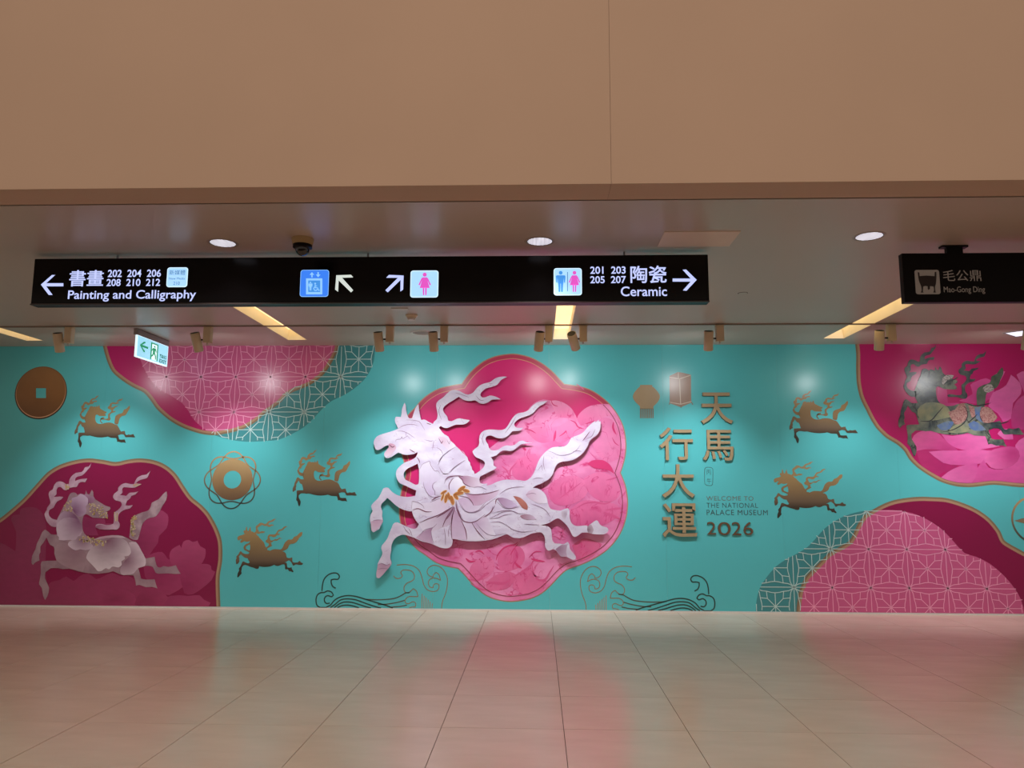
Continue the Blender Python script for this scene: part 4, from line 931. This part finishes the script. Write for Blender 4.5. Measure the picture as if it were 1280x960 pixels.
stext('208  210  212', 133.3, 348.6, 200.2, 357.6, M_letE, bold=.016)
stext('Painting and Calligraphy', 85, 362.6, 244.9, 376.8, M_letE, bold=.01)
def icon(x0, y0, x1, y1, mr, mf, r=.022, rim=.006):
    a_, b_ = sp((x0), (y0+y1)/2), sp(x1, (y0+y1)/2); z1_ = sp((x0+x1)/2, y0)[1]; z0_ = sp((x0+x1)/2, y1)[1]
    spoly('symbol_panel', [rrect(a_[0], b_[0], z0_, z1_, r)], mr, 0)
    spoly('symbol_panel', [rrect(a_[0]+rim, b_[0]-rim, z0_+rim, z1_-rim, r-rim*.6)], mf, 1)
    return a_[0], b_[0], z0_, z1_
icon(208.6, 334.3, 234.6, 358.9, M_icWe, M_icW)
stext('新媒體', 211.8, 337.6, 231.8, 343.8, M_icD, 2); stext('New Media', 211.6, 346.8, 231.2, 349.6, M_icD, 2); stext('210', 216.8, 352, 224.8, 356.2, M_icD, 2)
icon(375.3, 337.4, 410.9, 371, M_icBl, M_icB, rim=.004)
L2 = lambda pts: T(*s2, pts, sp)
for q in ([(138,110),(262,110),(262,232),(138,232)],): spoly('symbol', [L2(q)], M_icBl, 2)
spoly('symbol', [L2([(155,126),(246,126),(246,214),(155,214)])], M_icBd, 3)
spoly('symbol', [L2([(178,102),(178,82),(165,84),(183,62),(201,84),(188,82),(188,102)]), L2([(225,62),(225,82),(212,80),(230,102),(248,80),(235,82),(235,62)])], M_icBl, 2, label='small up and down arrows')
Lr = lambda pts, w_: [ribbon(smooth(L2(pts), closed=False, n=3), w_, False)]
def man(cx, cy, h, dress=False, T_=L2):
    """pictogram figure; cx,cy top centre in crop pixels, h height"""
    k = h/100.; P = []
    P.append([(cx+9*k*math.cos(t), cy+9*k+9*k*math.sin(t)) for t in [i*math.pi/8 for i in range(16)]])
    if dress:
        P.append([(cx-11*k, cy+21*k), (cx+11*k, cy+21*k), (cx+16*k, cy+28*k), (cx+28*k, cy+54*k), (cx+22*k, cy+57*k), (cx+12*k, cy+34*k), (cx+22*k, cy+68*k), (cx-22*k, cy+68*k), (cx-12*k, cy+34*k), (cx-22*k, cy+57*k), (cx-28*k, cy+54*k), (cx-16*k, cy+28*k)])
        P.append([(cx-9*k, cy+66*k), (cx-2*k, cy+66*k), (cx-2*k, cy+100*k), (cx-8*k, cy+100*k)]); P.append([(cx+2*k, cy+66*k), (cx+9*k, cy+66*k), (cx+8*k, cy+100*k), (cx+2*k, cy+100*k)])
    else:
        P.append([(cx-20*k, cy+21*k), (cx+20*k, cy+21*k), (cx+23*k, cy+26*k), (cx+21*k, cy+56*k), (cx+16*k, cy+56*k), (cx+15*k, cy+32*k), (cx+13*k, cy+60*k), (cx-13*k, cy+60*k), (cx-15*k, cy+32*k), (cx-16*k, cy+56*k), (cx-21*k, cy+56*k), (cx-23*k, cy+26*k)])
        P.append([(cx-12*k, cy+58*k), (cx-1*k, cy+58*k), (cx-2*k, cy+100*k), (cx-10*k, cy+100*k)]); P.append([(cx+1*k, cy+58*k), (cx+12*k, cy+58*k), (cx+10*k, cy+100*k), (cx+2*k, cy+100*k)])
    return [T_(q) for q in P]
spoly('symbol', man(172, 136, 66), M_icBl, 4, label='small standing figure')
V, Fs = [], []
for pts in ([(208,158),(208,182),(226,182),(234,202),(242,200)], [(208,168),(222,168)], [(203,176),(196,188),(204,202),(218,202),(224,192)]):
    v, f = ribbon(smooth(L2(pts), closed=False, n=3, corner=40), .0065, False); n = len(V); V += v; Fs += [tuple(i+n for i in q) for q in f]
plate('symbol', V, Fs, YS-.0042, YS-.003, M_icBl, M_icBl, sg, label='wheelchair symbol')
spoly('symbol', [L2([(208+7*math.cos(i*.785), 150+7*math.sin(i*.785)) for i in range(8)])], M_icBl, 4)
spoly('arrow', [L2([(368,86),(480,82),(497,102),(412,105),(497,200),(480,216),(386,125),(382,212),(359,195)])], M_letW, 0, label='lit arrow pointing up left')
spoly('arrow', [L2([(881,88),(877,195),(856,210),(858,121),(760,216),(742,200),(838,105),(748,105),(770,83)])], M_letE, 0, label='lit arrow pointing up right')
icon(513, 338.2, 547.9, 371.9, M_icWe, M_icW)
spoly('symbol', man(1042, 66, 172, True), M_icP, 2, label='pink woman symbol')
icon(692.2, 335.2, 727.3, 369.2, M_icWe, M_icW)
L3 = lambda pts: T(*s3, pts, sp)
spoly('symbol', man(127, 114, 160, False, L3), M_icBd, 2, label='blue man symbol')
spoly('symbol', man(232, 114, 160, True, L3), M_icP, 2, label='pink woman symbol')
spoly('symbol', [L3([(177,122),(182,122),(182,268),(177,268)])], M_icD, 2)
stext('201  203', 737.8, 333.1, 782, 342.3, M_letE, bold=.016); stext('205  207', 737.8, 345.1, 782.5, 354.1, M_letE, bold=.016)
stext('陶瓷', 788, 332.2, 833.4, 353.7, M_letE, bold=.012); stext('Ceramic', 776, 358, 833.7, 370.2, M_letE, bold=.01)
spoly('arrow', [L3([(1163,182),(1085,265),(1058,262),(1118,195),(980,195),(980,172),(1118,172),(1056,105),(1082,103)])], M_letE, 0, label='lit arrow pointing right')

# unlit sign at the right
YR = 5.94; sr = SP(YR)
rs = thing('unlit_sign', 'short black unlit hanging sign with a cauldron symbol at the right edge', 'sign', (0, 0, 0))
xa = sr(1129.2, 347)[0]; z1_ = sr(1200, 316.2)[1]; z0_ = sr(1200, 377.6)[1]; xb = xa+2.1
box('case', (xa, YR, z0_), (xb, YR+.06, z1_), M_blackm, rs, bevel=.002)
xm = sr(1194.6, 312)[0]
for xx in (xm, xa+xb-xm):
    mt = box('mount', (xx-.062, YR+.012, z1_-.002), (xx+.062, YR+.048, ZC-.012), M_blackm, rs)
    box('mount_plate', (xx-.1, YR, ZC-.016), (xx+.1, YR+.06, ZC), M_blackm, mt)
s4 = (1120,300,8)
L4 = lambda pts: T(*s4, pts, sr)
pc = L4([(183,300),(447,542)]); rp_ = rrect(pc[0][0], pc[1][0], pc[1][1], pc[0][1], .018)
spoly('symbol_panel', [rp_], M_dull, 0, rs, YR, label='pale grey symbol panel')
spoly('symbol', [smooth(L4([(216,322),(232,325),(236,362),(300,356),(385,362),(386,320),(402,318),(404,372),(398,440),(390,470),(394,515),(400,526),(372,526),(380,500),(374,465),(340,462),(338,490),(325,500),(316,488),(316,464),(290,460),(272,466),(268,515),(276,526),(246,526),(256,505),(250,460),(232,420),(222,372)]), n=2, corner=40)], M_dullb, 1, rs, YR, label='dark three-legged cauldron symbol')
q0, q1 = (1120+470/8, 300+300/8), (1120+850/8, 300+412/8); stext('毛公鼎', *q0, *q1, M_dull, 0, YR, rs)
q0, q1 = (1120+478/8, 300+465/8), (1120+890/8, 300+540/8); stext('Mao-Gong Ding', *q0, *q1, M_dull, 0, YR, rs)

# green exit sign hung side-on to the wall
pe0 = ceil_pt(173.8, 411); XE = pe0[0]
def ex(x, y): p = hit(x, y, 0, XE); return (p.y, p.z)
tl, tr_, bl, br = ex(172.4, 418.75), ex(211.2, 433.1), ex(170.4, 445), ex(208.8, 458.8)
y0_, y1_ = (tl[0]+bl[0])/2, (tr_[0]+br[0])/2; zt = (tl[1]+tr_[1])/2; zb = (bl[1]+br[1])/2
es = thing('exit_sign', 'lit green and white exit sign with a left arrow, hung side-on below the ceiling', 'sign', (XE, (y0_+y1_)/2, ZC))
hy = (y1_-y0_)/2
box('housing', (-.05, -hy-.01, zt-ZC), (0, hy+.01, -.004), M_grey, es, bevel=.004)
box('mount', (-.045, -hy+.02, -.012), (-.005, hy-.02, 0), M_blackm, es)
pl = box('light_panel', (-.028, -hy, zb-ZC), (-.004, hy, zt-ZC), M_exitw, es)
box('legend_panel', (-.004, -hy+.012, zb-ZC+.012), (-.002, hy-.012, zt-ZC-.006), M_exit, es)
# legend: u runs along +Y (left to right as seen), v down
def EP(pts):
    return [(-hy+2*hy*u, zt-ZC-(zt-zb)*v) for u, v in pts]
def eplate(polys, layer, m, label=None):
    for q in polys:
        v, f = region([EP(q)]); x = -.002+.0008*layer
        fs = []
        for g in f:
            aa = sum(v[g[i-1]][0]*v[g[i]][1]-v[g[i]][0]*v[g[i-1]][1] for i in range(3)); fs.append(g if aa > 0 else tuple(reversed(g)))
        link('legend', mesh('legend', [(x, a_, b_) for a_, b_ in v], fs), m, es, label=label)
eplate([[(.08,.42),(.2,.2),(.25,.2),(.25,.24),(.15,.38),(.34,.38),(.34,.48),(.15,.48),(.25,.62),(.25,.68),(.2,.68)]], 1, M_exitg, 'green arrow')
eplate([[(.42,.1),(.66,.1),(.66,.9),(.42,.9)]], 1, M_exitg, 'green door')
eplate([[(.46,.16),(.62,.16),(.62,.9),(.46,.9)]], 2, M_exitw)
eplate([[(.52,.22),(.56,.22),(.57,.3),(.51,.3)],[(.49,.34),(.58,.33),(.61,.5),(.59,.52),(.56,.42),(.56,.55),(.6,.68),(.6,.86),(.57,.86),(.565,.7),(.53,.62),(.5,.72),(.46,.78),(.455,.72),(.49,.62),(.49,.44),(.46,.5),(.45,.46)]], 3, M_exitg, 'green running figure')
rotm = Matrix(((0,-1,0,0),(1,0,0,0),(0,0,1,0),(0,0,0,1)))
for body, v0, v1 in (('緊急出口', .5, .68), ('EXIT', .74, .92)):
    (ya, zA), (yb_, zB) = EP([(.72, v1), (.95, v0)])
    # written in x, then turned so that x -> +Y and the face looks towards +X
    text_mesh(body, ya, yb_, zA, zB, -.0, mat('exit_text_green', (16,104,70), emis=(20,110,78), es=.5), es, bold=.02, extrude=.001, rot=rotm)

# ================================================================== TRACK AND LAMPS
YT = ceil_pt(640, 405.5)[1]
box('lighting_track', (XL+.3, YT, ZC-.0115), (XR-.3, YT+.045, ZC-.0006), mat('track_brown', (140,120,104), rough=.5), label='long thin lighting track on the ceiling in front of the wall', cat='lighting track')
def track_lamp(bx, cyx0, cyx1, lean, tilt, label, power, col=(.97,.98,1), aim=30, cone=86):
    """bx: box centre px, cyx: top centre px of the head; lean sideways deg (+ = foot to the right), tilt towards the wall"""
    p = hit(bx, 420, 1, YT+.02); q = hit(cyx0, 420, 1, YT+.02)
    t = thing('track_spotlight', label, 'spotlight', (p.x, YT+.022, ZC-.0115), group='spotlights on the track')
    box('adapter', (-.052, -.02, -.012), (.052, .02, 0), M_spot, t)
    box('driver_box', (-.043, -.04, -.196), (.043, .04, -.008), M_spot, t, bevel=.003)
    bm = lathe([(.0,-.216),(.009,-.216),(.009,-.194)], 12); link('locking_screw', bm_mesh('screw', bm), M_white2, t)
    dx = q.x-p.x
    sgn = -1 if dx < 0 else 1
    mid = Vector((dx, 0, -.185))
    Mr = Matrix.Translation(mid) @ Matrix.Rotation(R(-lean), 4, 'Y') @ Matrix.Rotation(R(tilt), 4, 'X')
    r_, hl = .054, .115
    bm = lathe([(0, hl-.006),(r_-.006, hl-.006),(r_-.004, hl),(r_, hl-.004),(r_, -hl+.004),(r_-.004, -hl),(r_-.007, -hl+.002),(r_-.009, -hl+.03),(0, -hl+.03)], 32, Mr)
    hd = link('lamp_head', bm_mesh('head', bm, False), M_spot, t)
    for pol in hd.data.polygons:
        if len(pol.vertices) == 4: pol.use_smooth = True
    bm = lathe([(0, hl-.001),(r_-.008, hl-.001),(r_-.008, hl-.006)], 24, Mr); link('back_cap', bm_mesh('cap', bm), M_spotd, hd)
    bm = lathe([(0, -hl+.026),(r_-.012, -hl+.026),(r_-.012,-hl+.029)], 24, Mr); link('lens', bm_mesh('lens', bm), M_lens, hd)
    bm = bmesh.new(); a0 = .043*sgn; add_box(bm, (min(a0, dx), -.008, -.196+.03), (max(a0, dx), .008, -.15)); link('pivot_arm', bm_mesh('arm', bm), M_spotd, t)
    if power:
        l = bpy.data.lights.new('spot', 'SPOT'); l.energy = power*1.5; l.color = col; l.spot_size = R(cone); l.spot_blend = 1; l.shadow_soft_size = .045
        lo = bpy.data.objects.new('lamp_light', l); C.objects.link(lo); lo.parent = t
        lo.matrix_local = Matrix.Translation(Mr @ Vector((0, 0, -hl-.05))) @ Matrix.Rotation(R(-lean*.5), 4, 'Y') @ Matrix.Rotation(R(aim), 4, 'X')
        l2 = bpy.data.lights.new('spill', 'SPOT'); l2.energy = power*.25; l2.color = col; l2.spot_size = R(168); l2.spot_blend = 1; l2.shadow_soft_size = .045
        lo = bpy.data.objects.new('lamp_spill', l2); C.objects.link(lo); lo.parent = t
        lo.matrix_local = Matrix.Translation(Mr @ Vector((0, 0, -hl-.05))) @ Matrix.Rotation(R(60), 4, 'X')
track_lamp(86.5, 74, 0, -1, 22, 'leftmost track spotlight, just right of the square-holed coin', 64)
track_lamp(259.8, 246.5, 0, 7, 24, 'track spotlight above the pink lattice, right of the exit sign', 72)
track_lamp(487.4, 473.7, 0, 3, 22, 'track spotlight just right of the upper lattice edge', 60)
track_lamp(555.2, 542, 0, 2, 22, 'track spotlight above the left shoulder of the centre medallion', 56)
track_lamp(686, 674, 0, -6, 26, 'track spotlight at the left side of the central light slot', 60)
track_lamp(729, 717, 0, 22, 46, 'track spotlight swung sideways at the right side of the central light slot', 60)
track_lamp(899.7, 885.5, 0, 2, 22, 'track spotlight above the slogan characters', 70)
track_lamp(1114.3, 1099, 0, 4, 22, 'track spotlight left of the upper right medallion horse', 56)
track_lamp(1299, 1284, 0, 2, 22, 'rightmost track spotlight, cut by the right edge of the photo', 80)

# ================================================================== CEILING FITTINGS
def downlight(px_, py_, label, r=.105):
    x, y = ceil_pt(px_, py_); t = thing('downlight', label, 'ceiling light', (x, y, ZC), group='round downlights in front of the sign')
    link('ring', bm_mesh('ring', lathe([(r-.004,-.001),(r,-.004),(r+.012,-.003),(r+.014,0),(r-.004,0)], 40)), M_downr, t)
    link('lip', bm_mesh('lip', lathe([(r-.009,-.0025),(r-.006,-.003),(r-.004,-.001),(r-.009,0)], 40)), M_downk, t)
    link('lens', bm_mesh('lens', lathe([(0,-.0018),(r-.009,-.0018),(r-.009,0)], 40)), M_down, t)
    l = bpy.data.lights.new('down', 'SPOT'); l.energy = 26; l.color = (1,.93,.86); l.spot_size = R(110); l.spot_blend = .8; l.shadow_soft_size = .09
    lo = bpy.data.objects.new('lamp_light', l); C.objects.link(lo); lo.parent = t; lo.location = (0, 0, -.02)
downlight(278.5, 303.8, 'round downlight left of the security camera')
downlight(674.6, 301.6, 'round downlight above the middle of the black sign')
downlight(1086.5, 295.2, 'round downlight left of the unlit sign')
# security camera
x, y = ceil_pt(378.5, 298.5)
t = thing('security_camera', 'small cream dome security camera with a smoked bubble, above the black sign', 'camera', (x, y, ZC))
link('base', bm_mesh('base', lathe([(0,0),(.084,0),(.084,-.006),(.076,-.05),(.0,-.05)], 40)), M_cctv, t)
link('collar', bm_mesh('collar', lathe([(.0,-.048),(.073,-.048),(.073,-.072),(.06,-.076),(.0,-.076)], 40)), M_blackm, t)
link('dome', bm_mesh('dome', lathe([(.056*math.cos(i*math.pi/20), -.074-.062*math.sin(i*math.pi/20)) for i in range(10)]+[(0,-.136)], 40), True), M_glass, t)
# access panel
P4 = [ceil_pt(*p) for p in ((827.5,290),(926,288),(912.5,306),(823.7,308.7))]
x0, x1 = (P4[0][0]+P4[3][0])/2, (P4[1][0]+P4[2][0])/2; y0, y1 = (P4[0][1]+P4[1][1])/2, (P4[2][1]+P4[3][1])/2
box('access_panel', (x0, min(y0,y1), ZC-.006), (x1, max(y0,y1), ZC), mat('panel_paint', (226,208,192), rough=.6), label='pale square access panel in the ceiling right of the middle downlight', cat='panel')
# smoke detector
x, y = ceil_pt(514.5, 394)
t = thing('smoke_detector', 'small beige smoke detector on the ceiling under the long sign', 'detector', (x, y, ZC))
link('base', bm_mesh('base', lathe([(0,0),(.068,0),(.068,-.012),(.055,-.02),(.048,-.034),(0,-.034)], 32)), M_spot, t)
link('cap', bm_mesh('cap', lathe([(0,-.03),(.042,-.03),(.044,-.046),(.036,-.056),(0,-.058)], 32)), M_white2, t)
# loudspeaker ring behind the track
x, y = ceil_pt(527.5, 416.2)
t = thing('ceiling_speaker', 'flat round ceiling speaker between track lamps, behind the track', 'speaker', (x, y, ZC))
link('rim', bm_mesh('rim', lathe([(.115,0),(.118,-.005),(.14,-.006),(.148,0)], 40)), M_white2, t)
link('grille', bm_mesh('grille', lathe([(0,-.002),(.115,-.002),(.115,0)], 40)), mat('speaker_grille', (150,140,130), rough=.7, noise=.2, ns=90), t)
# small white ceiling plate and concealed sprinkler
x, y = ceil_pt(500, 386)
box('ceiling_plate', (x-.09, y-.05, ZC-.008), (x+.09, y+.05, ZC), M_white2, label='small white plate on the ceiling just behind the long sign', cat='plate', bevel=.003)
x, y = ceil_pt(928.5, 366.5)
t = thing('sprinkler_cover', 'small flat concealed sprinkler cap right of the long sign', 'sprinkler', (x, y, ZC))
link('cap', bm_mesh('cap', lathe([(0,-.004),(.042,-.004),(.043,0)], 32)), M_ceil, t)
link('shadow_gap', bm_mesh('gap', lathe([(.044,0),(.044,-.0015),(.048,-.0015),(.048,0)], 32)), M_groove, t)
# square downlight at the right edge
x, y = ceil_pt(1283, 415.5)
t = thing('square_downlight', 'square recessed downlight at the right edge beside the last track lamp', 'ceiling light', (x, y, ZC))
t.rotation_euler = (0, 0, R(40))
bm = bmesh.new()
for a0, b0 in (((-.19,-.19,-.006),(.19,-.17,0)),((-.19,.17,-.006),(.19,.19,0)),((-.19,-.17,-.006),(-.17,.17,0)),((.17,-.17,-.006),(.19,.17,0))): add_box(bm, a0, b0)
link('frame', bm_mesh('frame', bm), M_grey, t)
box('lens', (-.17, -.17, -.004), (.17, .17, 0), mat('square_lens', (235,238,250), emis=(228,232,248), es=1.0), t)
l = bpy.data.lights.new('sq', 'SPOT'); l.energy = 30; l.color = (.92,.95,1); l.spot_size = R(120); l.spot_blend = .9; l.shadow_soft_size = .15
lo = bpy.data.objects.new('lamp_light', l); C.objects.link(lo); lo.parent = t; lo.location = (0, 0, -.02)
